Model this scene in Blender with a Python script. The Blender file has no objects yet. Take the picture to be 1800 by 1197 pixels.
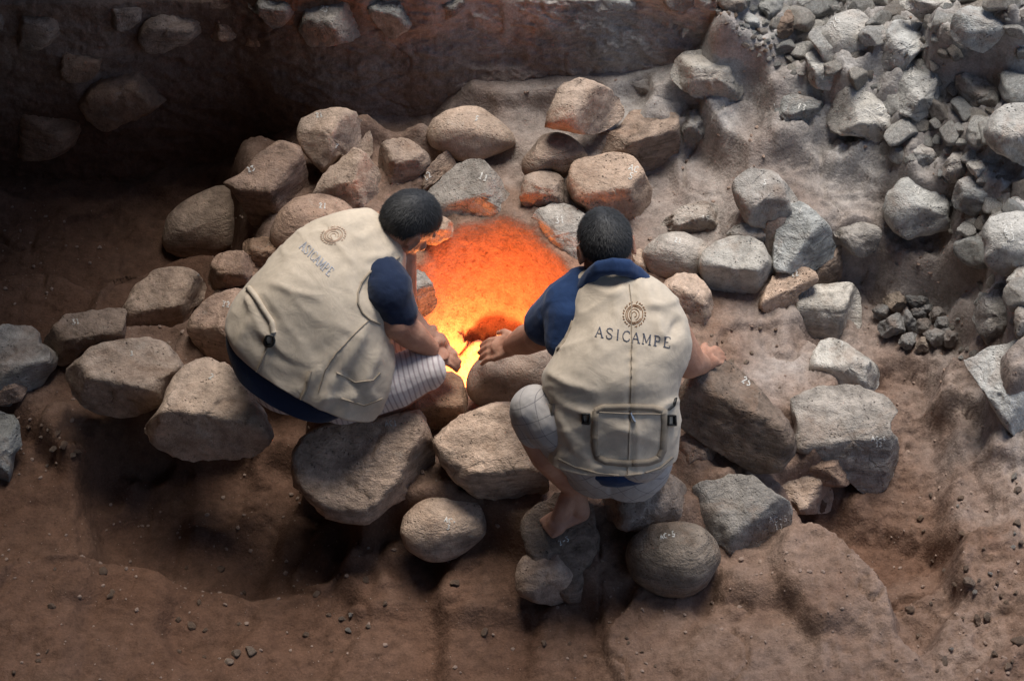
import bpy, bmesh, math, random
import numpy as np
from mathutils import Vector, Matrix
from mathutils.bvhtree import BVHTree

random.seed(7)
np.random.seed(7)
S = bpy.context.scene
COL = S.collection

# ------------------------------------------------------------------ camera
PITCH = math.radians(48.0)
DIST = 8.0
FPX = 560.0 * DIST                     # focal length in photograph pixels
U = np.array([1.0, 0.0, 0.0])
V = np.array([0.0, math.sin(PITCH), math.cos(PITCH)])
W = np.array([0.0, -math.cos(PITCH), math.sin(PITCH)])
CAM = W * DIST
cam_d = bpy.data.cameras.new('camera')
cam_d.sensor_width = 36.0
cam_d.lens = 36.0 * FPX / 1800.0
cam_d.clip_start = 0.1
cam_d.clip_end = 200.0
cam = bpy.data.objects.new('camera', cam_d)
cam.location = CAM
cam.rotation_euler = (math.pi / 2 - PITCH, 0, 0)
cam_d.dof.use_dof = False
COL.objects.link(cam)
S.camera = cam

# ------------------------------------------------------------------ world, sun, exposure
world = bpy.data.worlds.new('World')
S.world = world
world.use_nodes = True
wn = world.node_tree
bg = wn.nodes['Background']
sky = wn.nodes.new('ShaderNodeTexSky')
sky.sky_type = 'NISHITA'
sky.sun_disc = False
SUN_DIR = Vector((0.06, 0.33, 0.93)).normalized()      # towards the light: up, behind and a little right
sky.sun_elevation = math.asin(SUN_DIR.z)
sky.sun_rotation = math.atan2(SUN_DIR.x, SUN_DIR.y)
wn.links.new(sky.outputs[0], bg.inputs[0])
bg.inputs[1].default_value = 0.115
sun_d = bpy.data.lights.new('sun', 'SUN')
sun_d.energy = 3.7
sun_d.angle = math.radians(31)
sun_d.color = (1.0, 0.95, 0.875)
sun = bpy.data.objects.new('sun', sun_d)
sun.rotation_euler = SUN_DIR.to_track_quat('Z', 'Y').to_euler()
sun.location = (2, 4, 8)
COL.objects.link(sun)
S.view_settings.view_transform = 'Standard'
S.view_settings.look = 'None'
S.view_settings.gamma = 1.0
S.view_settings.use_curve_mapping = False
S.view_settings.exposure = 0.42
S.render.engine = 'CYCLES'
S.cycles.use_denoising = True
S.cycles.max_bounces = 6
S.cycles.diffuse_bounces = 4
S.cycles.sample_clamp_indirect = 4.0


# ------------------------------------------------------------------ helpers
def ray(px, py):
    return U * ((px - 900.0) / FPX) + V * ((598.5 - py) / FPX) - W


def Pw(px, py, w=0.0):
    return CAM + ray(px, py) * (DIST - w)


def Pz(px, py, z):
    d = ray(px, py)
    return CAM + d * ((z - CAM[2]) / d[2])


def wof(p):
    return float(np.dot(p, W))


def hash3(ix, iy, iz, seed):
    h = (ix * 374761393 + iy * 668265263 + iz * 2147483647 + seed * 1274126177) & 0xffffffff
    h = ((h ^ (h >> 13)) * 1274126177) & 0xffffffff
    h = ((h ^ (h >> 16)) * 2246822519) & 0xffffffff
    h = h ^ (h >> 15)
    return (h & 0xffffff).astype(np.float64) / 0xffffff * 2 - 1


def noise3(p, seed=0):
    f = np.floor(p).astype(np.int64)
    t = p - f
    t = t * t * t * (t * (t * 6 - 15) + 10)
    r = 0
    for dx in (0, 1):
        wx = t[:, 0] if dx else 1 - t[:, 0]
        for dy in (0, 1):
            wy = t[:, 1] if dy else 1 - t[:, 1]
            for dz in (0, 1):
                wz = t[:, 2] if dz else 1 - t[:, 2]
                r = r + wx * wy * wz * hash3(f[:, 0] + dx, f[:, 1] + dy, f[:, 2] + dz, seed)
    return r


ROT = np.array([[0.36, 0.48, -0.8], [-0.8, 0.6, 0.0], [0.48, 0.64, 0.6]])


def fbm(p, octaves=4, gain=0.5, seed=0, ridged=False):
    r, a, tot = 0, 1.0, 0
    q = p.copy()
    for o in range(octaves):
        n = noise3(q + 13.7 * o, seed + o * 17)
        if ridged:
            n = 1 - 2 * np.abs(n)
        r = r + a * n
        tot += a
        a *= gain
        q = q @ ROT.T * 2.03
    return r / tot


def sstep(a, b, x):
    t = np.clip((x - a) / (b - a), 0, 1)
    return t * t * (3 - 2 * t)


def mesh_obj(name, verts, faces, mat=None, parent=None, smooth=True):
    me = bpy.data.meshes.new(name)
    me.from_pydata([tuple(map(float, v)) for v in verts], [], faces)
    me.validate()
    me.update()
    if smooth:
        me.polygons.foreach_set('use_smooth', [True] * len(me.polygons))
    if mat:
        me.materials.append(mat)
    o = bpy.data.objects.new(name, me)
    COL.objects.link(o)
    if parent:
        o.parent = parent
        o.matrix_parent_inverse = Matrix.Translation(parent.location).inverted()
    return o


def tag(o, label=None, cat=None, group=None, kind=None):
    if label: o['label'] = label
    if cat: o['category'] = cat
    if group: o['group'] = group
    if kind: o['kind'] = kind
    return o


def empty(name, loc):
    o = bpy.data.objects.new(name, None)
    o.location = tuple(map(float, loc))
    o.empty_display_size = 0.1
    COL.objects.link(o)
    return o


# ------------------------------------------------------------------ materials
class NT:
    def __init__(self, name):
        self.m = bpy.data.materials.new(name)
        self.m.use_nodes = True
        self.t = self.m.node_tree
        self.b = self.t.nodes['Principled BSDF']
        self.b.inputs['Specular IOR Level'].default_value = 0.25

    def n(self, typ, **kw):
        nd = self.t.nodes.new(typ)
        for k, v in kw.items():
            if k.startswith('i_'):
                nd.inputs[int(k[2:])].default_value = v
            else:
                setattr(nd, k, v)
        return nd

    def l(self, a, b):
        self.t.links.new(a, b)

    def noise(self, vec, scale, detail=5, rough=0.55, dist=0.0):
        nd = self.n('ShaderNodeTexNoise')
        nd.inputs['Scale'].default_value = scale
        nd.inputs['Detail'].default_value = detail
        nd.inputs['Roughness'].default_value = rough
        nd.inputs['Distortion'].default_value = dist
        self.l(vec, nd.inputs['Vector'])
        return nd.outputs['Fac']

    def ramp(self, fac, stops):
        r = self.n('ShaderNodeValToRGB')
        e = r.color_ramp.elements
        while len(e) < len(stops):
            e.new(0.5)
        for i, (p, c) in enumerate(stops):
            e[i].position = p
            e[i].color = (*c, 1) if len(c) == 3 else c
        self.l(fac, r.inputs[0])
        return r.outputs[0]

    def mix(self, fac, a, b, mode='MIX'):
        x = self.n('ShaderNodeMix', data_type='RGBA', blend_type=mode)
        for sock, v in ((x.inputs[0], fac), (x.inputs[6], a), (x.inputs[7], b)):
            if isinstance(v, (int, float)):
                sock.default_value = v
            elif isinstance(v, tuple):
                sock.default_value = (*v, 1)
            else:
                self.l(v, sock)
        return x.outputs[2]

    def math(self, op, a, b=None):
        x = self.n('ShaderNodeMath', operation=op)
        for sock, v in ((x.inputs[0], a), (x.inputs[1], b)):
            if v is None: continue
            if isinstance(v, (int, float)):
                sock.default_value = v
            else:
                self.l(v, sock)
        return x.outputs[0]

    def bump(self, h, strength=0.5, dist=0.01, normal=None):
        x = self.n('ShaderNodeBump')
        x.inputs['Strength'].default_value = strength
        x.inputs['Distance'].default_value = dist
        self.l(h, x.inputs['Height'])
        if normal: self.l(normal, x.inputs['Normal'])
        self.l(x.outputs[0], self.b.inputs['Normal'])
        return x.outputs[0]


def g3(v): return (v, v, v)


def rock_material(name, pit=0.5, mott=1.0):
    m = NT(name)
    tc = m.n('ShaderNodeTexCoord')
    oi = m.n('ShaderNodeObjectInfo')
    off = m.n('ShaderNodeVectorMath', operation='MULTIPLY_ADD')
    cx = m.n('ShaderNodeCombineXYZ')
    m.l(oi.outputs['Random'], cx.inputs[0]); m.l(oi.outputs['Random'], cx.inputs[1]); m.l(oi.outputs['Random'], cx.inputs[2])
    m.l(cx.outputs[0], off.inputs[0])
    off.inputs[1].default_value = (37.0, 91.0, 53.0)
    m.l(tc.outputs['Object'], off.inputs[2])
    v = off.outputs[0]
    big = m.noise(v, 7, 6, 0.6, 0.6)
    mid = m.noise(v, 38, 6, 0.65)
    fine = m.noise(v, 190, 4, 0.6)
    c = m.mix(1.0, oi.outputs['Color'], m.ramp(big, [(0.3, g3(0.62)), (0.5, g3(0.95)), (0.68, g3(1.22))]), 'MULTIPLY')
    c = m.mix(0.75 * mott, c, m.ramp(mid, [(0.33, g3(0.62)), (0.5, g3(1.0)), (0.7, g3(1.25))]), 'MULTIPLY')
    c = m.mix(0.4, c, m.ramp(fine, [(0.33, g3(0.7)), (0.5, g3(1.0)), (0.68, g3(1.25))]), 'MULTIPLY')
    # reddish earth staining and pale mineral dust in patches
    st = m.noise(v, 5.0, 5, 0.7, 1.0)
    c = m.mix(m.math('MULTIPLY', m.ramp(st, [(0.50, g3(0)), (0.68, g3(1))]), 0.40), c, (0.27, 0.155, 0.095))
    st2 = m.noise(v, 11.0, 7, 0.7, 0.6)
    c = m.mix(m.math('MULTIPLY', m.ramp(st2, [(0.60, g3(0)), (0.74, g3(1))]), 0.4), c, (0.52, 0.48, 0.42))
    # bedding streaks on some stones, hairline fractures on others
    sv = m.n('ShaderNodeVectorMath', operation='MULTIPLY'); m.l(v, sv.inputs[0]); sv.inputs[1].default_value = (1.0, 1.6, 7.0)
    band = m.noise(sv.outputs[0], 9, 5, 0.6, 0.8)
    sel = m.ramp(oi.outputs['Random'], [(0.50, g3(0)), (0.62, g3(0.75))])
    c = m.mix(sel, c, m.mix(1.0, c, m.ramp(band, [(0.36, g3(0.60)), (0.5, g3(1.0)), (0.64, g3(1.18))]), 'MULTIPLY'))
    wv = m.n('ShaderNodeVectorMath', operation='ADD'); m.l(v, wv.inputs[0])
    nz = m.n('ShaderNodeTexNoise'); nz.inputs['Scale'].default_value = 9; nz.inputs['Detail'].default_value = 4; m.l(v, nz.inputs['Vector'])
    nzs = m.n('ShaderNodeVectorMath', operation='SCALE'); m.l(nz.outputs['Color'], nzs.inputs[0]); nzs.inputs['Scale'].default_value = 0.10
    m.l(nzs.outputs[0], wv.inputs[1])
    vc = m.n('ShaderNodeTexVoronoi', feature='DISTANCE_TO_EDGE'); vc.inputs['Scale'].default_value = 5.5; m.l(wv.outputs[0], vc.inputs['Vector'])
    crk = m.math('MULTIPLY', m.ramp(vc.outputs['Distance'], [(0.002, g3(1)), (0.013, g3(0))]), m.ramp(m.noise(v, 4, 3), [(0.56, g3(0)), (0.63, g3(0.6 * mott))]))
    c = m.mix(crk, c, m.mix(1.0, c, g3(0.42), 'MULTIPLY'))
    # dark pits
    vo = m.n('ShaderNodeTexVoronoi', feature='F1'); vo.inputs['Scale'].default_value = 75
    m.l(v, vo.inputs['Vector'])
    pn = m.noise(v, 16, 3)
    pitm = m.math('MULTIPLY', m.ramp(vo.outputs['Distance'], [(0.10, g3(1)), (0.24, g3(0))]), m.ramp(pn, [(0.5, g3(0)), (0.62, g3(1))]))
    c = m.mix(m.math('MULTIPLY', pitm, 0.7), c, m.mix(1.0, c, g3(0.3), 'MULTIPLY'))
    m.l(c, m.b.inputs['Base Color'])
    m.b.inputs['Roughness'].default_value = 0.88
    h = m.math('ADD', m.math('MULTIPLY', m.noise(v, 28, 8, 0.66), 1.0), m.math('MULTIPLY', fine, 0.30))
    h = m.math('SUBTRACT', h, m.math('MULTIPLY', pitm, pit))
    h = m.math('SUBTRACT', h, m.math('MULTIPLY', crk, 0.25))
    h = m.math('ADD', h, m.math('MULTIPLY', m.math('MULTIPLY', band, sel), 0.8))
    m.bump(h, 1.0, 0.018)
    return m.m


M_ROCK = rock_material('river_stone', 0.25, 0.7)
M_ROUGH = rock_material('broken_stone', 0.55, 1.1)


HOLE_C = Pz(862, 528, 0)


def soil_material(name):
    m = NT(name)
    geo = m.n('ShaderNodeNewGeometry')
    v = geo.outputs['Position']
    sep = m.n('ShaderNodeSeparateXYZ'); m.l(v, sep.inputs[0])
    # two soils: reddish loam in the pit, ash grey silt on the bank to the right and rear
    gx = m.math('ADD', m.math('MULTIPLY', sep.outputs[0], 0.33), m.math('MULTIPLY', sep.outputs[1], 0.42))
    gx = m.math('ADD', gx, m.math('MULTIPLY', m.math('SUBTRACT', m.noise(v, 1.8, 6, 0.6), 0.5), 0.9))
    gmask = m.ramp(gx, [(0.20, g3(0)), (0.62, g3(1))])
    n1 = m.noise(v, 3.2, 8, 0.62, 0.5)
    n2 = m.noise(v, 26, 7, 0.65)
    n3 = m.noise(v, 150, 4, 0.6)
    red = m.ramp(n1, [(0.3, (0.165, 0.100, 0.072)), (0.5, (0.225, 0.150, 0.113)), (0.7, (0.29, 0.21, 0.168))])
    grey = m.ramp(n1, [(0.3, (0.23, 0.205, 0.19)), (0.5, (0.35, 0.325, 0.305)), (0.72, (0.47, 0.45, 0.43))])
    c = m.mix(gmask, red, grey)
    # moist dark loam in the low trench, painted darker for the bank's shade
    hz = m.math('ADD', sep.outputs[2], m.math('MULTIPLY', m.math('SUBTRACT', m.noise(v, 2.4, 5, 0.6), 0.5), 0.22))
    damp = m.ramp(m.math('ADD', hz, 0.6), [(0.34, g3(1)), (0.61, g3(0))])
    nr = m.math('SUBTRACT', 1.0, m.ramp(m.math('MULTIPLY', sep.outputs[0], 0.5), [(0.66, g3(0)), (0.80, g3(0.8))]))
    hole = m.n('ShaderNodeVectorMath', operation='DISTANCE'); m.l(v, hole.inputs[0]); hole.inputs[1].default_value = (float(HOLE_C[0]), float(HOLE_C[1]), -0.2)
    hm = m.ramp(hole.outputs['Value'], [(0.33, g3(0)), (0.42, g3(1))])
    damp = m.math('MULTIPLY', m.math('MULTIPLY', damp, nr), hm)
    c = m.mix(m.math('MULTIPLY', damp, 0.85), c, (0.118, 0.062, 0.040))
    c = m.mix(m.math('SUBTRACT', 1.0, hm), c, m.mix(0.6, (0.36, 0.175, 0.11), m.ramp(m.noise(v, 55, 4, 0.6), [(0.33, (0.14, 0.05, 0.03)), (0.40, (0.36, 0.175, 0.11)), (0.62, (0.38, 0.20, 0.13))])))
    c = m.mix(0.7, c, m.ramp(n2, [(0.32, g3(0.6)), (0.5, g3(1.0)), (0.68, g3(1.3))]), 'MULTIPLY')
    c = m.mix(0.5, c, m.ramp(n3, [(0.32, g3(0.65)), (0.5, g3(1.0)), (0.68, g3(1.3))]), 'MULTIPLY')
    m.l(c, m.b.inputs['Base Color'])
    m.b.inputs['Roughness'].default_value = 0.95
    m.b.inputs['Specular IOR Level'].default_value = 0.1
    h = m.math('ADD', m.noise(v, 22, 9, 0.68), m.math('MULTIPLY', m.noise(v, 110, 5, 0.6), 0.4))
    m.bump(h, 1.0, 0.011)
    return m.m


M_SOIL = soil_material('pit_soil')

# ------------------------------------------------------------------ terrain (real heights, metres)
# soil heights at spots of the pit: (photo x, photo y, height)
HT = [
    # raised floor inside the ring of stones
    (700, 560, 0), (640, 640, 0), (560, 690, 0), (1150, 330, 0.02), (1190, 640, 0), (1300, 610, 0.0),
    (1360, 660, 0), (1240, 560, 0), (1100, 860, -.02), (1240, 830, -.02), (950, 860, -.05), (1160, 420, .02),
    (1220, 300, .06), (700, 330, 0.0), (620, 420, 0), (560, 500, 0), (1000, 560, 0), (1330, 560, 0), (860, 300, .03),
    (470, 560, -.02), (360, 640, -.06), (250, 640, -.12), (1390, 640, -.02), (1420, 800, -.06), (1350, 900, -.08),
    (780, 820, -.06), (820, 760, -.04), (660, 820, -.1),
    # floor behind the ring
    (620, 205, .0), (720, 215, 0), (540, 240, -.05), (830, 230, .05), (960, 220, .08),
    # right bank
    (1390, 120, .36), (1340, 60, .44), (1420, 200, .27), (1480, 110, .42), (1560, 60, .50), (1700, 40, .60), (1800, 0, .74),
    (1600, 240, .33), (1540, 300, .2), (1700, 220, .42), (1800, 200, .52), (1650, 300, .27), (1740, 330, .34), (1500, 350, .13), (1420, 330, .14), (1560, 160, .38), (1460, 270, .2),
    (1800, 400, .36), (1700, 400, .2), (1640, 450, .04), (1560, 440, .04), (1530, 390, .12), (1740, 500, .2), (1800, 520, .3), (1700, 540, .04),
    (1620, 560, -.12), (1560, 600, -.12), (1660, 620, -.1), (1530, 520, -.12), (1480, 620, -.1), (1580, 700, -.16), (1620, 800, -.2),
    (1740, 600, .1), (1790, 640, .22), (1700, 660, .0), (1690, 760, -.08), (1800, 760, .03), (1780, 860, -.02), (1530, 255, .25), (1700, 880, -.08),
    (1600, 900, -.2), (1520, 900, -.22), (1620, 1080, -.12), (1760, 1000, .0), (1700, 1120, -.04), (1800, 1190, .04),
    # lobes of packed soil below the ring on the right
    (1400, 1010, .02), (1450, 1060, .01), (1480, 1150, -.04), (1340, 1040, -.05), (1300, 1100, -.1), (1380, 1150, -.08), (1395, 962, .02), (1445, 1000, .02), (1495, 1040, .01), (1532, 1090, -.01), (1550, 1140, -.03),
    (1440, 938, -.28), (1490, 975, -.28), (1540, 1012, -.26), (1585, 1062, -.21), (1612, 1125, -.14), (1330, 985, -.10), (1350, 1095, -.10),
    (1200, 1080, -.14), (1120, 1100, -.15), (1080, 980, -.1), (1000, 1120, -.2), (860, 1030, -.2), (860, 1130, -.24), (700, 1020, -.28),
    (700, 1150, -.3), (560, 970, -.42), (500, 860, -.46), (560, 1100, -.34), (400, 870, -.47), (420, 980, -.48), (300, 860, -.48),
    (250, 950, -.5), (360, 1120, -.36), (200, 1080, -.3), (60, 1060, -.26), (60, 940, -.36), (60, 830, -.34), (100, 740, -.22), (160, 760, -.26), (200, 850, -.45), (30, 1180, -.26),
    (220, 1180, -.3), (440, 1180, -.32), (500, 780, -.34),
    # dark hollow behind the ring on the left
    (200, 480, -.42), (100, 470, -.42), (60, 540, -.3), (300, 400, -.42), (180, 400, -.44), (420, 290, -.36), (480, 250, -.2), (60, 420, -.44), (280, 530, -.25), (360, 330, -.4), (240, 350, -.42), (100, 350, -.42),
]
# steep faces: (x, foot y, foot height, bench y or None) - the height grows as the face climbs
for x_, yb, zb in ((-40, 300, -.42), (60, 310, -.42), (140, 320, -.42), (220, 318, -.42), (300, 300, -.4), (370, 285, -.36), (430, 262, -.28), (490, 236, -.14), (560, 205, -.02), (630, 200, 0), (700, 200, 0), (760, 202, .01)):
    for k in range(5):
        py_ = yb - 58 * k
        if py_ > -60: HT.append((x_, py_, zb + (yb - py_) / 375 * .90))
    HT.append((x_, -40, zb + (yb + 25) / 375 * .88)); HT.append((x_, -160, zb + (yb + 25) / 375 * .88 + .02))
for x_, yb, zb, yt, yw in ((830, 222, .02, 168, 138), (920, 222, .04, 170, 138), (1010, 205, .07, 162, 130), (1100, 196, .10, 150, 122), (1190, 215, .12, 140, 108), (1280, 235, .14, 150, 100)):
    HT.append((x_, yb, zb)); zt_ = zb + (yb - yt) / 375 * .85
    HT.append((x_, (yb + yt) / 2, (zb + zt_) / 2)); HT.append((x_, yt, zt_)); HT.append((x_, yw, zt_ + .012))
    for k in (1, 2, 3):
        py_ = yw - 42 * k
        HT.append((x_, py_, zt_ + .012 + (yw - py_) / 375 * .90))
    HT.append((x_, -30, zt_ + yw / 375 * .88)); HT.append((x_, -150, zt_ + yw / 375 * .9))
for x_ in (1380, 1480, 1580, 1700, 1840): HT.append((x_, -120, .42 + (x_ - 1380) * .0009))
HTW = np.array([[*Pz(a, b, h)[:2], h] for a, b, h in HT])


def base_height(x, y, sig=0.030):
    out = np.empty(len(x))
    for i in range(0, len(x), 20000):
        xx, yy = x[i:i + 20000], y[i:i + 20000]
        d2 = (xx[:, None] - HTW[None, :, 0]) ** 2 + (yy[:, None] - HTW[None, :, 1]) ** 2
        dm = d2.min(1, keepdims=True)
        s2 = 2 * (sig ** 2 + dm * 0.11)
        w = np.exp(-(d2 - dm) / s2)
        out[i:i + 20000] = (w * HTW[None, :, 2]).sum(1) / w.sum(1)
    return out


HOLE = Pz(862, 528, 0)[:2]


RIDGE = [(Pw(766, 560)[0], .405), (Pw(810, 560)[0], .340), (Pw(852, 560)[0], .292), (Pw(965, 560)[0], .285)]


def hole_depth(x, y):
    # the oven chamber: a rounded bowl sunk into the raised floor
    dx, dy = (x - HOLE[0]), (y - HOLE[1])
    ang = np.arctan2(dy, dx)
    rx = 0.268 + 0.014 * np.sin(3 * ang + 1) + 0.01 * np.sin(5 * ang)
    r = np.sqrt((dx / rx) ** 2 + (dy / 0.335) ** 2)
    bowl = 0.46 * (1 - sstep(0.50, 1.02, r))
    # a lip across the chamber floor and ditch behind it, added to cast shade
    for (ax_, ay_), (bx_, by_) in zip(RIDGE[:-1], RIDGE[1:]):
        lx, ly = bx_ - ax_, by_ - ay_; LL = math.hypot(lx, ly)
        t_ = np.clip(((x - ax_) * lx + (y - ay_) * ly) / LL ** 2, 0, 1)
        dd_ = np.hypot(x - ax_ - t_ * lx, y - ay_ - t_ * ly)
        sd_ = ((x - ax_) * -ly + (y - ay_) * lx) / LL
        up_ = np.where(sd_ > 0, .013, .035)
        bowl = np.where((bowl > .38), np.minimum(bowl, .46 - .120 * np.exp(-(dd_ / up_) ** 2)), bowl)
        bowl = bowl + .08 * sstep(.012, .024, sd_) * (1 - sstep(.085, .105, dd_)) * sstep(.30, .40, bowl)
    return bowl


def height(x, y):
    x = np.atleast_1d(np.asarray(x, float)); y = np.atleast_1d(np.asarray(y, float))
    wx = x + 0.035 * fbm(np.stack([x * 3, y * 3, 0 * x], 1), 3, seed=5)
    wy = y + 0.035 * fbm(np.stack([x * 3, y * 3, 0 * x + 9], 1), 3, seed=6)
    h = base_height(wx, wy)
    hd = hole_depth(x, y)
    calm = 1 - 0.75 * np.clip(hd / 0.1, 0, 1)
    p = np.stack([x, y, h], 1)
    right = sstep(0.6, 1.3, x)
    n = 0.035 * fbm(p * 2.6, 4, seed=1) + 0.016 * fbm(p * 9, 4, 0.55, seed=2) + (0.008 + 0.016 * right) * fbm(p * 30, 4, 0.6, seed=3, ridged=True)
    n += 0.004 * fbm(p * 85, 2, 0.6, seed=4)
    # shrinkage cracks and small scarps in the packed earth
    cr = np.abs(noise3(p * 2.3 + 0.35 * np.stack([noise3(p * 6, 41), noise3(p * 6 + 7, 42), noise3(p * 6 + 3, 43)], 1), 44))
    n -= 0.022 * np.exp(-(cr / .022) ** 2) * sstep(-.1, .4, noise3(p * 1.7, 45))
    # torn relief on steep faces
    i_ = base_height(x, y - .03) - base_height(x, y + .03)
    steep = .5 * sstep(.03, .08, np.abs(i_)) * sstep(.4, .9, x)
    n += steep * (.018 * fbm(p * np.array([9, 9, 4]), 4, .6, seed=51, ridged=True) + .008 * fbm(p * 38, 3, .6, seed=52, ridged=True))
    sc_ = fbm(p * 1.9, 3, seed=46)
    n += 0.030 * sstep(0.05, 0.085, sc_) * (1 - .5 * right)
    return h - hd + n * calm


CW = []
for x_, yb, zb in ((-60, 300, -.42), (60, 310, -.42), (140, 320, -.42), (220, 318, -.42), (300, 300, -.4), (370, 285, -.36), (430, 262, -.28), (490, 236, -.14), (560, 205, -.02), (630, 200, 0), (700, 200, 0), (760, 202, .01)):
    CW.append((x_, yb, zb, zb + (yb + 25) / 375 * .86))
for x_, yw, zt_ in ((830, 138, .144), (920, 138, .16), (1010, 130, .18), (1100, 122, .205), (1190, 108, .29), (1280, 100, .335)):
    CW.append((x_, yw, zt_, zt_ + yw / 375 * .84))
WFOOT = np.array([Pz(a_, b_, c_) for a_, b_, c_, d_ in CW])
WFOOT = WFOOT[np.argsort(WFOOT[:, 0])]
GX0, GX1, GY0, GY1, GS = -2.35, 2.35, -2.15, 2.55, 0.0085
gx = np.arange(GX0, GX1, GS); gy = np.arange(GY0, GY1, GS)
XX, YY = np.meshgrid(gx, gy)
ZZ = height(XX.ravel(), YY.ravel()).reshape(XX.shape)
# the pit floor runs level to the foot of the wall; the face itself is a mesh of its own further down
wy_ = np.interp(XX, WFOOT[:, 0], WFOOT[:, 1]); wz_ = np.interp(XX, WFOOT[:, 0], WFOOT[:, 2])
m_ = (XX < WFOOT[-1, 0]) * (1 - sstep(WFOOT[-1, 0] - .15, WFOOT[-1, 0], XX)) * sstep(wy_ - .17, wy_ - .10, YY) * (YY < wy_ + .03)
rough_ = .012 * fbm(np.stack([XX.ravel() * 8, YY.ravel() * 8, 0 * XX.ravel()], 1), 4, .6, seed=91).reshape(XX.shape)
ZZ = np.where(m_ > 0, ZZ * (1 - m_) + np.minimum(ZZ, wz_ + .01 + rough_) * m_, ZZ)


def zt(x, y):
    i = min(max((x - GX0) / GS, 0), len(gx) - 2); j = min(max((y - GY0) / GS, 0), len(gy) - 2)
    a, b = int(i), int(j); fi, fj = i - a, j - b
    return float(ZZ[b, a] * (1 - fi) * (1 - fj) + ZZ[b, a + 1] * fi * (1 - fj) + ZZ[b + 1, a] * (1 - fi) * fj + ZZ[b + 1, a + 1] * fi * fj)


def grid_mesh(name, X, Y, Z, mat):
    ny, nx = X.shape
    co = np.stack([X.ravel(), Y.ravel(), Z.ravel()], 1).astype(np.float32)
    idx = np.arange(nx * ny).reshape(ny, nx)
    q = np.stack([idx[:-1, :-1], idx[:-1, 1:], idx[1:, 1:], idx[1:, :-1]], -1).reshape(-1, 4)
    me = bpy.data.meshes.new(name)
    me.vertices.add(len(co)); me.vertices.foreach_set('co', co.ravel())
    me.loops.add(q.size); me.loops.foreach_set('vertex_index', q.ravel().astype(np.int32))
    me.polygons.add(len(q)); me.polygons.foreach_set('loop_start', np.arange(0, q.size, 4, dtype=np.int32))
    me.polygons.foreach_set('loop_total', np.full(len(q), 4, np.int32))
    me.update(calc_edges=True); me.validate()
    me.polygons.foreach_set('use_smooth', [True] * len(me.polygons))
    me.materials.append(mat)
    o = bpy.data.objects.new(name, me)
    COL.objects.link(o)
    return o


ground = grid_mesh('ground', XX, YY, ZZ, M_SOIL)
tag(ground, kind='structure')

# coarse terrain round the excavated area, out to the horizon
ox = np.concatenate([-np.geomspace(40, 2.5, 14), np.linspace(-2.3, 2.3, 41), np.geomspace(2.5, 40, 14)])
oy = np.concatenate([-np.geomspace(40, 2.3, 14), np.linspace(-2.1, 2.5, 41), np.geomspace(2.7, 40, 14)])
OX, OY = np.meshgrid(ox, oy)
cxx = np.clip(OX, GX0 + .02, GX1 - .02); cyy = np.clip(OY, GY0 + .02, GY1 - .02)
OZ = np.array([zt(a, b) for a, b in zip(cxx.ravel(), cyy.ravel())]).reshape(OX.shape)
inside = (OX > GX0 + .02) & (OX < GX1 - .02) & (OY > GY0 + .02) & (OY < GY1 - .02)
OZ = np.where(inside, OZ - 0.9, OZ)
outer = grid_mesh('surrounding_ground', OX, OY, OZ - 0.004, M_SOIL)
tag(outer, kind='structure')


# ------------------------------------------------------------------ earth faces of the pit (dense, so that they hold real relief)
def curtain(name, cols, back=.30, fwd=.012):
    """cols: (photo x, photo y of the foot, foot height, top height)"""
    P = np.array([[*Pz(a, b, c), d] for a, b, c, d in cols])
    P = P[np.argsort(P[:, 0])]
    nx = int((P[-1, 0] - P[0, 0]) / .006)
    xs = np.linspace(P[0, 0], P[-1, 0], nx)
    y0 = np.interp(xs, P[:, 0], P[:, 1]); z0 = np.interp(xs, P[:, 0], P[:, 2]); z1 = np.interp(xs, P[:, 0], P[:, 3])
    k = np.exp(-np.linspace(-2, 2, 25) ** 2); k /= k.sum()
    sm = lambda a: np.convolve(np.pad(a, 12, mode='edge'), k, 'valid')
    y0, z0, z1 = sm(y0), sm(z0), sm(z1)
    nh = int(max((z1 - z0 + .08)) / .0065)
    t = np.linspace(0, 1, nh)
    X = np.tile(xs, (nh, 1)); Z = (z0 - .07)[None] + t[:, None] * (z1 - z0 + .07)[None]
    Y = y0[None] - fwd + t[:, None] * .055 - .03 * (1 - t[:, None]) ** 6
    # rounded lip running back over the top
    m = 14; tb = np.linspace(0, 1, m + 1)[1:]
    X = np.concatenate([X, np.tile(xs, (m, 1))]); lastY, lastZ = Y[-1], Z[-1]
    Y = np.concatenate([Y, lastY[None] + back * tb[:, None]]); Z = np.concatenate([Z, lastZ[None] + .02 * np.sin(tb[:, None] * 1.6) - .05 * tb[:, None] ** 3])
    p = np.stack([X.ravel(), Y.ravel(), Z.ravel()], 1)
    d = .030 * fbm(p * 3.2, 3, seed=81) + .016 * fbm(p * np.array([7, 7, 13]), 4, .6, seed=82, ridged=True) + .006 * fbm(p * 34, 4, .6, seed=83, ridged=True)
    # clods that have fallen out
    h_ = noise3(p * 13, 84); d -= .010 * sstep(.30, .60, h_) * sstep(0, .3, noise3(p * 2.2, 85))
    cr = np.abs(noise3(p * np.array([4.0, 4.0, 1.4]) + .3 * np.stack([noise3(p * 9, 86)] * 3, 1), 87)); d -= .008 * np.exp(-(cr / .03) ** 2) * sstep(0, .3, noise3(p * 1.9, 88))
    Y = Y - d.reshape(Y.shape); Z = Z + .3 * d.reshape(Y.shape)
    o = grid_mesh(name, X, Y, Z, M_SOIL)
    tag(o, kind='structure')
    return P


WALLP = curtain('earth_wall', CW)
curtain('earth_bench', [(812, 222, .01, .13), (920, 222, .03, .15), (1010, 205, .06, .165), (1100, 196, .09, .19), (1190, 215, .11, .27), (1260, 235, .13, .30)], back=.10)


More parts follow.
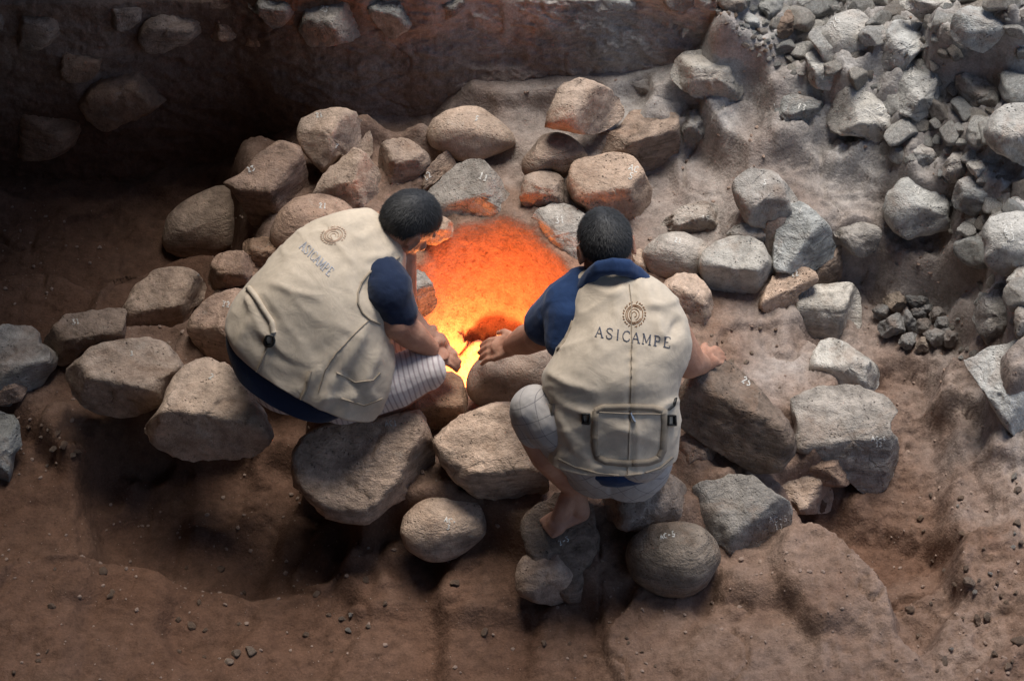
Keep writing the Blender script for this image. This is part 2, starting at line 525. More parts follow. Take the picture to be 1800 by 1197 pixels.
def wall_z(px, py, out=.02):
    """height at which the ray through a photo point meets the rear wall"""
    z = 0.
    for _ in range(30):
        p = Pz(px, py, z)
        yw = np.interp(p[0], WALLP[:, 0], WALLP[:, 1]) + .02 - out
        z += (p[1] - yw) * -(.669 / .743) * -1 if False else (yw - p[1]) * -1.11 * .6
    return z
# ------------------------------------------------------------------ stones
TILES = {'1': (0, 0, 2.993), '2': (600, 0, 2.993), '3': (1200, 0, 2.993), '4': (0, 400, 2.993), '5': (1200, 400, 2.993),
         '7': (600, 800, 3.0), '8': (1200, 800, 3.0), 'H': (1520, 500, 8.55), 'F': (0, 0, 1.0)}


def pts(s):
    tile, rest = s.split(' ', 1)
    x0, y0, k = TILES[tile]
    return np.array([[x0 + float(a) / k, y0 + float(b) / k] for a, b in (t.split(',') for t in rest.split())])


COLR = {'t': (0.50, 0.375, 0.29), 'p': (0.42, 0.285, 0.21), 'g': (0.41, 0.37, 0.33), 'd': (0.19, 0.155, 0.125), 'w': (0.54, 0.50, 0.445),
        'b': (0.42, 0.42, 0.40), 'k': (0.14, 0.135, 0.13), 'm': (0.335, 0.25, 0.195), 'c': (0.57, 0.55, 0.51), 'o': (0.30, 0.19, 0.125), 'e': (0.34, 0.235, 0.17)}


def closed_spline(P, n):
    P = np.asarray(P, float)
    m = len(P)
    seg = np.linalg.norm(np.roll(P, -1, 0) - P, axis=1)
    cum = np.concatenate([[0], np.cumsum(seg)])
    out = []
    for t in np.linspace(0, cum[-1], n, endpoint=False):
        i = min(int(np.searchsorted(cum, t, 'right')) - 1, m - 1)
        f = (t - cum[i]) / max(seg[i], 1e-9)
        p0, p1, p2, p3 = P[(i - 1) % m], P[i], P[(i + 1) % m], P[(i + 2) % m]
        a = 0.5 * (2 * p1 + (-p0 + p2) * f + (2 * p0 - 5 * p1 + 4 * p2 - p3) * f * f + (-p0 + 3 * p1 - 3 * p2 + p3) * f ** 3)
        b = p1 + (p2 - p1) * f
        out.append(0.6 * a + 0.4 * b)
    return np.array(out)


def smin(a, b, k):
    h = np.clip(0.5 + 0.5 * (b - a) / k, 0, 1)
    return b * (1 - h) + a * h - k * h * (1 - h)


STONES = []
BOUNDS = []


def make_stone(name, poly, kind='m', col='t', label=None, dz=0.0, depth=0.85, cuts=(), group=None, cat='stone', seed=None, tint=1.0, embed=0.62, zc=None, fine=1.0):
    P = pts(poly) if isinstance(poly, str) else np.asarray(poly, float)
    if seed is None:
        seed = int(P.sum()) % 9973
    rng = random.Random(seed)
    c = (P.max(0) + P.min(0)) / 2 * 0.4 + P.mean(0) * 0.6
    mpp = DIST / FPX * 0.97
    ext = (P.max(0) - P.min(0)) / 2 * mpp
    R = math.sqrt(ext[0] * ext[1])
    d = min(R * depth, 0.30)
    # rest the stone on the soil
    sup = math.sqrt((ext[1] * math.cos(PITCH)) ** 2 + (d * math.sin(PITCH)) ** 2)
    z = 0.1
    if zc is None:
        for _ in range(12):
            q = Pz(c[0], c[1], z)
            z = 0.5 * z + 0.5 * (zt(q[0], q[1]) + embed * sup + dz)
    else:
        z = zc
    C = Pz(c[0], c[1], z)
    w0 = wof(C)
    nth = int(min(150, max(44, R / 0.0026 * fine)))
    nr = max(12, int(nth * 0.24))
    # the outline projected to the distance at which the stone lies
    sc = (DIST - w0) / FPX
    O = closed_spline(P, nth)
    ou = (O[:, 0] - c[0]) * sc; ov = -(O[:, 1] - c[1]) * sc
    rho = np.sin(np.linspace(0, 1, nr + 1) * math.pi / 2)
    expo = {'r': 2.1, 'm': 2.5, 'a': 3.2}[kind]
    # flat facets (world-space normals)
    pl = list(cuts)
    if not cuts:
        if kind == 'r':
            pl = [(rng.uniform(-.3, .3), rng.uniform(-.2, .2), 1, .90), (rng.uniform(-.4, .4), -1, .2, .9)]
        elif kind == 'm':
            pl = [(rng.uniform(-.3, .3), rng.uniform(-.35, .25), 1, rng.uniform(.70, .8)), (rng.uniform(-.5, .5), -1, rng.uniform(-.1, .35), rng.uniform(.68, .8)),
                  (rng.choice([-1, 1]), rng.uniform(-.7, .1), rng.uniform(.1, .6), rng.uniform(.72, .85))]
        else:
            pl = [(rng.uniform(-.4, .4), rng.uniform(-.4, .3), 1, rng.uniform(.55, .68)), (rng.uniform(-.6, .6), -1, rng.uniform(-.1, .3), rng.uniform(.55, .7)),
                  (-1, rng.uniform(-.8, .1), rng.uniform(.2, .7), rng.uniform(.65, .8)), (1, rng.uniform(-.8, .1), rng.uniform(.2, .7), rng.uniform(.65, .8)),
                  (rng.uniform(-.8, .8), rng.uniform(-.8, -.2), .6, rng.uniform(.7, .85))]
    kk = {'r': 0.30, 'm': 0.13, 'a': 0.05}[kind] * R
    au, av = ext

    def front(x, y, r):
        w = d * np.clip(1 - r ** expo, 0, 1) ** (1 / expo)
        for (nx, ny, nz, fr) in pl:
            n = np.array([nx, ny, nz], float); n /= np.linalg.norm(n)
            nu, nv, nw = n @ U, n @ V, n @ W
            if nw < 0.08: nw = 0.08
            h = fr * math.sqrt((au * nu) ** 2 + (av * nv) ** 2 + (d * nw) ** 2)
            w = smin(w, (h - x * nu - y * nv) / nw, kk)
        return np.maximum(w, -0.62 * d)

    rows = []
    # front pole -> rim -> back pole
    cu, cv = 0.0, 0.0
    verts = [(0, 0, front(np.array([0.]), np.array([0.]), np.array([0.]))[0])]
    for r in rho[1:]:
        x, y = ou * r, ov * r
        w = front(x, y, np.full(len(x), r))
        rows.append(np.stack([x, y, w], 1))
    for r in rho[1:-1][::-2]:
        x, y = ou * r, ov * r
        wb = np.full(len(x), -0.75 * d * max(0, 1 - r ** 2.2) ** (1 / 2.2))
        rows.append(np.stack([x, y, np.minimum(wb, front(x, y, np.full(len(x), r)) - 0.10 * d * (1 - r))], 1))
    A = np.concatenate([np.array(verts)] + rows + [np.array([[0, 0, -0.75 * d]])])
    world = A[:, :1] * U + A[:, 1:2] * V + A[:, 2:3] * W
    # rough surface
    nrm = world / np.maximum(np.linalg.norm(world * [1, 1, 1], axis=1, keepdims=True), 1e-6)
    sd = seed * 3.1
    q = world + sd
    amp = {'r': 0.035, 'm': 0.055, 'a': 0.06}[kind] * R
    dsp = amp * fbm(q * (0.9 / R), 3, 0.5, seed=seed) + amp * 0.75 * fbm(q * (3.0 / R), 4, 0.6, seed=seed + 1, ridged=(kind != 'r'))
    dsp += (0.0022 if kind == 'r' else 0.0068) * fbm(q * 42, 3, 0.6, seed=seed + 2, ridged=(kind == 'a'))
    if kind != 'r':
        # chipped ledges
        l = fbm(q * (1.6 / R), 2, seed=seed + 9)
        dsp -= 0.045 * R * sstep(0.12, 0.17, l)
    world = world + nrm * dsp[:, None]
    nv_ = len(A)
    faces = []
    nrow = len(rows)
    for j in range(nth):
        faces.append((0, 1 + j, 1 + (j + 1) % nth))
    for i in range(nrow - 1):
        a, b = 1 + i * nth, 1 + (i + 1) * nth
        for j in range(nth):
            k = (j + 1) % nth
            faces.append((a + j, b + j, b + k, a + k))
    a = 1 + (nrow - 1) * nth
    for j in range(nth):
        faces.append((a + j, nv_ - 1, a + (j + 1) % nth))
    # outlines are clockwise or not: orient outward
    area = 0.5 * np.sum(ou * np.roll(ov, -1) - np.roll(ou, -1) * ov)
    if area < 0:
        faces = [tuple(reversed(f)) for f in faces]
    o = mesh_obj(name, world, faces, M_ROCK if kind == 'r' else M_ROUGH)
    o.location = tuple(C)
    vv = rng.uniform(.94, 1.06); hh = rng.uniform(-.025, .025)
    t = [COLR[col][0] * tint * vv * (1 + hh), COLR[col][1] * tint * vv, COLR[col][2] * tint * vv * (1 - hh)]
    o.color = (*t, 1)
    tag(o, label, cat, group)
    STONES.append(o)
    BOUNDS.append((C[0], C[1], R))
    return o


G_RING = 'stones ringed round the glowing oven hole'
G_BANK = 'stones in the bank at upper right'
G_DARK = 'boulders in the dark rear wall at upper left'
TOP = (0.05, -.05, 1)
ST = {}


def st(key, *a, **k):
    ST[key] = make_stone(*a, **k)


# --- rear of the ring
st('s1', 'boulder', '2 450,700 480,630 560,580 650,558 730,565 800,610 850,650 900,700 915,760 870,790 800,820 700,850 620,850 540,800 470,770', 'r', 't',
   'smooth pale tan egg-shaped boulder standing alone at the rear of the ring', group=G_RING)
st('s2', 'boulder', '2 1075,640 1110,520 1170,450 1250,418 1300,425 1380,455 1450,500 1490,570 1480,620 1400,680 1330,715 1220,710 1150,680 1080,675', 'm', 't',
   'rounded boulder with broken dark greenish right face, highest at rear of the ring', group=G_RING, dz=.10,
   cuts=[(-.15, -.1, 1, .85), (.75, -.62, .25, .34)])
st('s4', 'boulder', '2 950,840 1000,780 1060,710 1130,695 1200,715 1260,760 1300,820 1290,880 1220,930 1170,940 1100,900 980,930 950,900', 'r', 'm',
   'dark brown round boulder directly below the boulder with the broken face', group=G_RING, tint=.9)
st('s3', 'boulder', '2 1320,760 1350,710 1450,680 1530,590 1600,570 1700,585 1760,610 1775,680 1770,800 1730,880 1660,950 1580,900 1540,820 1400,830 1330,830', 'a', 'm',
   'dark brown angular block with flat top at the right rear of the ring', group=G_RING, cuts=[(-.15, .1, 1, .6), (.35, -1, -.05, .5), (-.7, -.6, .5, .8)], tint=1.0)
st('s5', 'boulder', '2 1195,900 1230,850 1330,820 1450,800 1540,825 1600,900 1640,980 1630,1080 1580,1160 1530,1195 1450,1180 1300,1120 1210,1050 1190,960', 'm', 't',
   'large pale flat-topped boulder just behind the head of the man on the right', group=G_RING, cuts=[(-.05, -.12, 1, .66), (.1, -1, .1, .72), (.9, -.6, .2, .8)], depth=.95)
st('s6', 'cobble', '2 945,990 960,930 1050,900 1130,905 1180,960 1195,1030 1160,1080 1080,1090 1030,1120 960,1080 940,1040', 'm', 'm',
   'small dark rough cobble with an orange lit crack between two bigger boulders', group=G_RING)
st('s9', 'slab', '2 365,980 450,890 550,790 600,860 520,930 440,1010 400,1010', 'a', 'm',
   'narrow brown wedge-shaped stone leaning beside the grey triangular slab', group=G_RING, cuts=[(.6, -.5, .6, .35), (-.9, -.2, .5, .5)])
st('s8', 'slab', '2 450,1010 560,900 650,845 740,850 800,900 860,980 930,1060 980,1130 970,1165 850,1140 760,1160 640,1150 520,1190 470,1150', 'a', 'g',
   'grey triangular slab at the rear rim of the oven with orange light on its face', group=G_RING, cuts=[(-.35, -.2, 1, .42), (.75, -.35, .7, .42), (-.1, -1, .3, .45)], tint=.85, depth=.7, zc=.07)
st('s10', 'cobble', '2 200,780 240,740 330,730 400,760 450,810 465,860 420,930 370,970 270,980 230,920 195,850', 'm', 'm',
   'squarish brown cobble between the pointed boulder and the smooth pale boulder', group=G_RING, tint=1.2)
st('s11', 'boulder', 'F 548,345 570,310 595,280 622,262 642,270 665,300 688,335 680,355 650,380 610,378 570,360', 'a', 't',
   'pointed tan boulder with sharp ridge directly behind the left man\'s head', group=G_RING, cuts=[(-.4, -.3, 1, .62), (.85, -.35, .4, .42), (-.2, -1, .3, .6)])
st('s12', 'boulder', 'F 523,235 530,210 560,192 595,188 630,200 650,225 655,265 630,290 600,275 570,305 545,280 528,255', 'm', 't',
   'tall tan boulder with a rusty right side at the left rear corner of the ring', group=G_RING, cuts=[(-.3, 0, 1, .8), (.8, -.5, .2, .42), (-.5, -.8, .5, .8)])
st('s13', 'boulder', 'F 393,323 430,300 450,275 490,248 530,260 540,300 540,350 515,380 480,400 440,400 425,360 405,335', 'm', 'p',
   'reddish brown boulder with chalk marks at the left rear of the ring', group=G_RING, cuts=[(-.15, -.25, 1, .66), (.8, -.6, .1, .62), (-.2, -1, -.1, .62)])
st('s14', 'boulder', 'F 285,415 295,380 330,350 380,328 415,328 440,350 440,385 425,430 400,450 360,460 320,455 290,440', 'r', 't',
   'smooth egg-shaped boulder with a dark streak, farthest left at the rear of the ring', group=G_RING, depth=.9)
st('s15', 'boulder', 'F 475,405 490,370 520,347 560,340 600,350 628,378 600,400 560,420 525,445 495,448 478,430', 'r', 'p',
   'pinkish pitted boulder just behind the shoulder of the man on the left', group=G_RING, tint=1.15)
st('s16', 'cobble', 'F 425,428 450,415 485,420 492,445 470,475 440,475 430,455', 'm', 'o', 'small reddish cobble wedged beneath the pinkish pitted boulder', group=G_RING)
st('s17', 'cobble', '4 1085,290 1120,170 1200,130 1280,125 1330,180 1345,240 1310,300 1240,310 1150,345 1110,320', 'a', 'p',
   'small rough reddish cobble with jagged surface left of the pale vest', group=G_RING)
st('s18', 'boulder', '4 655,430 700,330 780,250 880,210 980,215 1050,245 1072,290 1060,370 1000,440 980,560 960,610 880,610 780,590 690,560 670,480', 'm', 't',
   'large tan boulder with smooth domed top and broken right edge, ring\'s left side', group=G_RING, cuts=[(-.1, -.2, 1, .72), (.1, -1, 0, .62), (.95, -.3, 0, .68)], depth=.95)
st('s19', 'boulder', '4 225,600 280,530 340,460 440,445 560,425 660,435 668,520 640,590 520,600 430,650 380,700 310,730 250,680', 'a', 'm',
   'dark rough jagged boulder between the domed boulder and the boulder at the left edge', group=G_RING, cuts=[(0, -.1, 1, .5), (.2, -1, .0, .45), (-.7, -.6, .3, .7)], tint=1.05)
st('s20', 'boulder', '4 -60,560 0,520 60,510 150,520 210,560 215,610 270,640 298,700 260,770 180,880 120,910 50,940 0,940 -60,800', 'm', 'g',
   'grey pitted boulder cut off by the left edge of the picture', group=G_RING, cuts=[(.1, -.1, 1, .62), (.5, -1, 0, .62)], tint=.85)
st('s20b', 'cobble', '4 -30,800 60,750 120,790 138,850 110,910 40,935 -30,930', 'm', 'p', 'reddish cobble tucked under the grey pitted boulder at left edge', group=G_RING, dz=.02)
st('s21', 'boulder', '4 360,740 430,680 480,630 600,600 720,585 830,590 900,630 970,735 930,800 900,860 850,940 760,990 600,1010 450,980 380,880 355,800', 'm', 't',
   'big rounded brown boulder with a sloping crack in the left front of the ring', group=G_RING, cuts=[(.05, -.15, 1, .66), (-.15, -1, -.15, .62), (-.8, -.6, .2, .82)], depth=.95, tint=1.0, zc=-.03)
st('s23', 'boulder', '4 985,500 1030,430 1120,350 1220,320 1300,330 1330,420 1260,600 1230,720 1180,740 1080,680 1020,620 985,560', 'm', 'p',
   'peach coloured boulder partly hidden behind the vest of the man on the left', group=G_RING, tint=1.15, cuts=[(-.1, 0, 1, .66), (-.3, -1, .1, .66)])
st('s22', 'boulder', '4 735,1060 830,980 890,880 930,790 1000,720 1080,675 1170,700 1250,800 1330,900 1420,1000 1450,1080 1400,1180 1300,1220 1000,1240 880,1200 780,1120', 'm', 't',
   'massive tan boulder with bright flat top, below and left of the navy shirt tail', group=G_RING, cuts=[(.15, -.12, 1, .56), (-.12, -1, -.05, .5), (-.9, -.5, .2, .8)], depth=.9, zc=-.02, tint=1.08)
st('s24', 'boulder', '4 -60,990 0,975 50,985 100,1040 105,1150 70,1197 60,1300 20,1400 -60,1420', 'a', 'b',
   'bluish grey rough rock at the left edge below the pitted boulder', group=G_RING, tint=.8)
# --- front of the ring
st('s25', 'boulder', 'F 548,760 600,740 680,732 735,722 758,760 765,820 745,860 700,880 640,920 570,905 525,860 515,800', 'm', 'm',
   'huge sloping grey-brown boulder under the hem of the man on the left', group=G_RING, cuts=[(-.15, -.55, 1, .50), (.75, -.6, .0, .66)], tint=1.35, depth=.75, embed=.5)
st('s26', 'boulder', 'F 700,720 730,672 760,655 790,650 812,664 818,690 820,725 800,757 770,768 740,760 710,750', 'm', 'o',
   'dark reddish stone under the hands of the man on the left', group=G_RING, cuts=[(0, 0, 1, .66), (.1, -1, -.1, .6)], zc=.03, tint=1.15)
st('s27', 'boulder', 'F 820,665 832,640 860,618 900,603 945,592 972,610 975,660 950,700 900,712 860,720 832,706 820,688', 'r', 'm',
   'dark rounded stone under the left hand of the man on the right', group=G_RING, zc=.08, tint=1.25, depth=.8, cuts=[(-.1, 0, 1, .8), (0, -1, .1, .75)])
st('s28', 'boulder', 'F 763,775 800,740 850,715 905,708 940,750 952,800 968,850 945,880 895,895 850,880 800,845 775,810', 'm', 't',
   'pale pitted boulder in front between the two men', group=G_RING, cuts=[(-.05, -.3, 1, .68), (.1, -1, -.1, .68)], embed=.6, depth=.9, tint=1.05)
st('s29', 'boulder', 'F 703,935 712,905 745,878 795,868 835,875 853,905 853,940 820,970 780,988 745,985 715,965', 'r', 't',
   'smooth oval tan boulder with chalk writing in the centre foreground', group=G_RING, depth=.8, embed=.85, tint=1.0)
st('s31', 'slab', 'F 915,915 950,880 1010,862 1045,895 1055,960 1045,1020 1012,1062 985,1050 930,985', 'm', 'm',
   'flat brown slab beneath the bare foot of the man on the right', group=G_RING, embed=.24, depth=.45, tint=.85, cuts=[(0, -.5, 1, .45), (.9, -.5, .1, .8)])
st('s30', 'boulder', '7 905,640 950,540 1030,490 1120,490 1190,560 1240,640 1250,720 1200,790 1100,790 980,760 915,710', 'm', 'm',
   'round weathered grey stone leaning on the slab under the bare foot', group=G_RING, embed=.98, tint=1.6)
st('s32', 'boulder', 'F 1100,975 1110,945 1145,922 1190,915 1235,925 1260,955 1265,985 1240,1030 1200,1052 1150,1045 1110,1015', 'r', 'd',
   'round dark brown boulder marked AC-5 in the foreground', group=G_RING, embed=.7, tint=1.25, depth=.85)
st('s33', 'boulder', 'F 1060,880 1110,845 1160,828 1200,850 1215,890 1190,915 1140,928 1100,930 1070,915', 'a', 't',
   'pale topped rough stone directly under the seat of the man on the right', group=G_RING, embed=.5)
st('s34', 'boulder', 'F 1220,858 1270,840 1320,838 1350,860 1385,880 1392,915 1370,950 1330,975 1280,968 1240,935', 'a', 'g',
   'grey-brown angular boulder marked AC-6 11 at the front right', group=G_RING, cuts=[(-.2, -.35, 1, .5), (.5, -.9, .3, .5), (-.8, -.6, .4, .7)], tint=.8, embed=.6)
st('s35', 'cobble', 'F 1330,842 1370,835 1420,830 1455,845 1468,875 1462,900 1440,905 1400,900 1390,882 1350,860', 'a', 't',
   'pale wedge-shaped stone with rusty right end resting beside boulder AC-6 11', group=G_RING, dz=.03, cuts=[(-.1, -.3, 1, .5), (.9, -.6, .1, .5)])
st('s36', 'boulder', 'F 1395,705 1440,682 1500,680 1560,700 1572,722 1560,745 1580,790 1575,830 1545,870 1510,860 1480,830 1435,805 1395,790 1402,745', 'a', 'g',
   'big crusty grey boulder marked AC-6 13 at the right of the ring', group=G_RING, cuts=[(-.05, -.25, 1, .55), (.1, -1, .25, .5), (.9, -.5, .1, .82)], depth=.8)
st('s36b', 'cobble', 'F 1395,795 1430,785 1480,815 1492,850 1455,855 1410,830', 'a', 'p', 'small reddish flake split off under the crusty boulder marked AC-6 13', group=G_RING, tint=.85)
st('s37', 'boulder', 'F 1418,640 1440,600 1470,595 1510,620 1545,645 1552,680 1530,690 1470,682 1430,672', 'm', 'w',
   'whitish lumpy stone on top of the crusty grey boulder', group=G_RING, depth=.9)
st('s38', 'boulder', 'F 1398,540 1410,512 1440,500 1500,497 1515,520 1518,560 1500,600 1460,604 1420,598 1400,570', 'a', 'w',
   'cube-like pale block with sharp edges on the right side of the ring', group=G_RING, cuts=[(-.1, -.05, 1, .56), (-.25, -1, .25, .45), (.95, -.35, .0, .52)], depth=1.0, tint=.92)
st('s39', 'slab', 'F 1335,540 1348,505 1372,478 1420,470 1437,495 1405,518 1397,545 1360,550', 'a', 't',
   'flat pointed stone between the speckled boulder and the cube-like block', group=G_RING, tint=1.05, cuts=[(-.2, -.1, 1, .5), (.35, -1, .2, .4)])
st('s40', 'boulder', 'F 1228,460 1250,430 1300,413 1340,425 1360,470 1360,500 1330,520 1300,532 1260,525 1235,490', 'm', 'w',
   'speckled cream boulder with dark broken underside right of the man on the right', group=G_RING, cuts=[(-.05, -.05, 1, .66), (-.2, -1, -.15, .42), (.8, -.6, 0, .8)], depth=1.0, tint=.9)
st('s41', 'slab', 'F 1165,505 1190,482 1225,480 1250,515 1262,562 1245,577 1210,568 1185,545', 'm', 't',
   'pale oblong stone with orange lit lower end, beside the vested right shoulder', group=G_RING, tint=1.1)
st('s42', 'boulder', 'F 1128,445 1160,412 1200,408 1240,425 1252,455 1225,485 1180,492 1145,485', 'r', 'g',
   'smooth grey boulder right of the head of the man on the right', group=G_RING, tint=1.0)
st('s43', 'boulder', 'F 1160,398 1190,370 1230,355 1265,365 1262,390 1240,410 1200,412', 'a', 'g', 'flat angular grey stone behind the smooth grey boulder', group=G_RING)
st('s44', 'boulder', 'F 1288,320 1320,295 1365,308 1404,345 1402,380 1360,400 1310,395 1290,350', 'm', 'g', 'rough grey-brown boulder at the far right rear of the ring', group=G_RING, tint=.95)
st('s45', 'cobble', 'F 1275,412 1310,388 1345,390 1355,420 1350,442 1320,432', 'm', 'g', 'small grey cobble behind the speckled cream boulder', group=G_RING, tint=1.05)
st('s46', 'boulder', 'F 1358,470 1363,410 1375,362 1410,355 1450,388 1470,430 1465,460 1420,475 1380,482', 'a', 'b',
   'upright bluish grey block with sloping top at the right rear of the ring', group=G_RING, cuts=[(-.5, -.5, 1, .5), (.6, -.8, .2, .42), (.1, -.2, 1, .7)], tint=.95, depth=.9)
st('s47', 'cobble', 'F 1405,482 1440,462 1474,425 1480,460 1477,495 1440,503', 'a', 'm', 'dark coarse fragment under the upright bluish block', group=G_RING)
st('s48', 'boulder', 'F 1192,690 1210,650 1245,632 1290,640 1340,690 1390,740 1400,785 1372,828 1330,834 1280,805 1230,775 1195,745', 'm', 'm',
   'long dark boulder with pale upper edge under the outstretched right hand', group=G_RING, cuts=[(.35, .1, 1, .56), (-.35, -1, .35, .42), (-.3, -.9, -.1, .66)], tint=.66, dz=.03, depth=.85)
st('s49', 'cobble', 'F 1190,775 1215,760 1250,772 1260,800 1240,828 1200,832', 'a', 'p', 'small reddish broken stone between the vest and the long dark boulder', group=G_RING)
st('s50', 'slab', 'F 708,470 745,480 765,510 767,535 745,557 718,552 700,520', 'a', 'g', 'grey wedge of stone behind the blue sleeve on the rim of the oven', group=G_RING, cuts=[(-.2, .2, 1, .5), (.4, -1, .2, .35)], zc=.05)
st('s51', 'cobble', 'F 745,395 775,378 797,392 795,415 765,430 745,425', 'm', 't', 'small tan cobble beside the forehead of the man on the left', group=G_RING, zc=.04)
st('s7', 'slab', 'F 925,398 938,372 975,358 1010,365 1032,385 1045,430 1042,475 1015,470 975,440 940,420', 'm', 'g',
   'flat grey slab on the rim of the oven behind the head of the man on the right', group=G_RING, cuts=[(0, -.1, 1, .6), (-.8, -.7, .3, .5)], depth=.45, tint=1.0, zc=.03)
st('s52', 'cobble', 'F 1110,445 1128,438 1142,468 1135,492 1118,485', 'm', 't', 'tiny pale cobble beside the right ear of the man on the right', group=G_RING)
st('s53', 'boulder', 'F 1552,370 1560,340 1590,310 1625,308 1665,340 1692,380 1660,405 1620,412 1590,422 1560,398', 'm', 'c',
   'large smooth light grey boulder at the foot of the right bank', group=G_BANK, tint=.95)

# --- small dark stones heaped in the round basin
G_HEAP = 'dark stones heaped in the small round basin'
HEAP = [('H 300,300 300,210 400,150 520,120 560,180 650,240 610,340 540,410 420,380 340,340', 'topmost left brownish stone of the small dark heap'),
        ('H 130,440 130,370 220,300 350,340 390,380 250,480 240,520 140,490', 'leftmost stone of the small dark heap'),
        ('H 205,600 330,510 520,430 600,520 620,640 600,700 420,760 330,810 260,760', 'largest flat stone at lower left of the small dark heap'),
        ('H 620,185 700,165 850,180 960,250 960,330 820,350 700,330', 'curved split stone at the upper edge of the small dark heap'),
        ('H 790,350 1000,310 1000,380 960,440 850,430', 'thin flake under the curved split stone of the heap'),
        ('H 580,520 600,430 660,390 710,470 750,540 760,720 700,735 640,640', 'narrow upright stone in the middle of the small dark heap'),
        ('H 680,400 760,365 830,380 940,460 930,500 760,515 700,460', 'flat striped stone near the centre of the small dark heap'),
        ('H 790,540 940,525 1000,580 970,660 850,730 790,680', 'dull square stone at the centre of the small dark heap'),
        ('H 990,440 1060,350 1150,360 1210,440 1200,500 1100,530 1000,520', 'pale rounded stone at the right rear of the small dark heap'),
        ('H 1070,580 1110,500 1200,480 1280,580 1290,640 1200,680 1110,670', 'dark crystalline stone at the right of the small dark heap'),
        ('H 885,735 960,690 1090,670 1195,750 1200,900 1130,930 1010,910 950,830', 'round stone with a pale oval top in the small dark heap'),
        ('H 1150,690 1330,640 1395,700 1380,800 1320,930 1210,920 1190,760', 'angular stone at the right edge of the small dark heap'),
        ('H 515,880 570,770 680,740 775,750 760,860 660,985 590,960', 'squat stone at the lower left edge of the small dark heap'),
        ('H 780,900 860,780 950,830 1010,930 990,1000 850,1010 780,980', 'dusty brownish stone at the bottom of the small dark heap')]
for i, (p, lab) in enumerate(HEAP):
    st('h%d' % i, 'cobble', p, 'a', 'k' if i not in (0, 13) else 'd', lab, group=G_HEAP, embed=.7, dz=.012, tint=1.55, depth=.9)

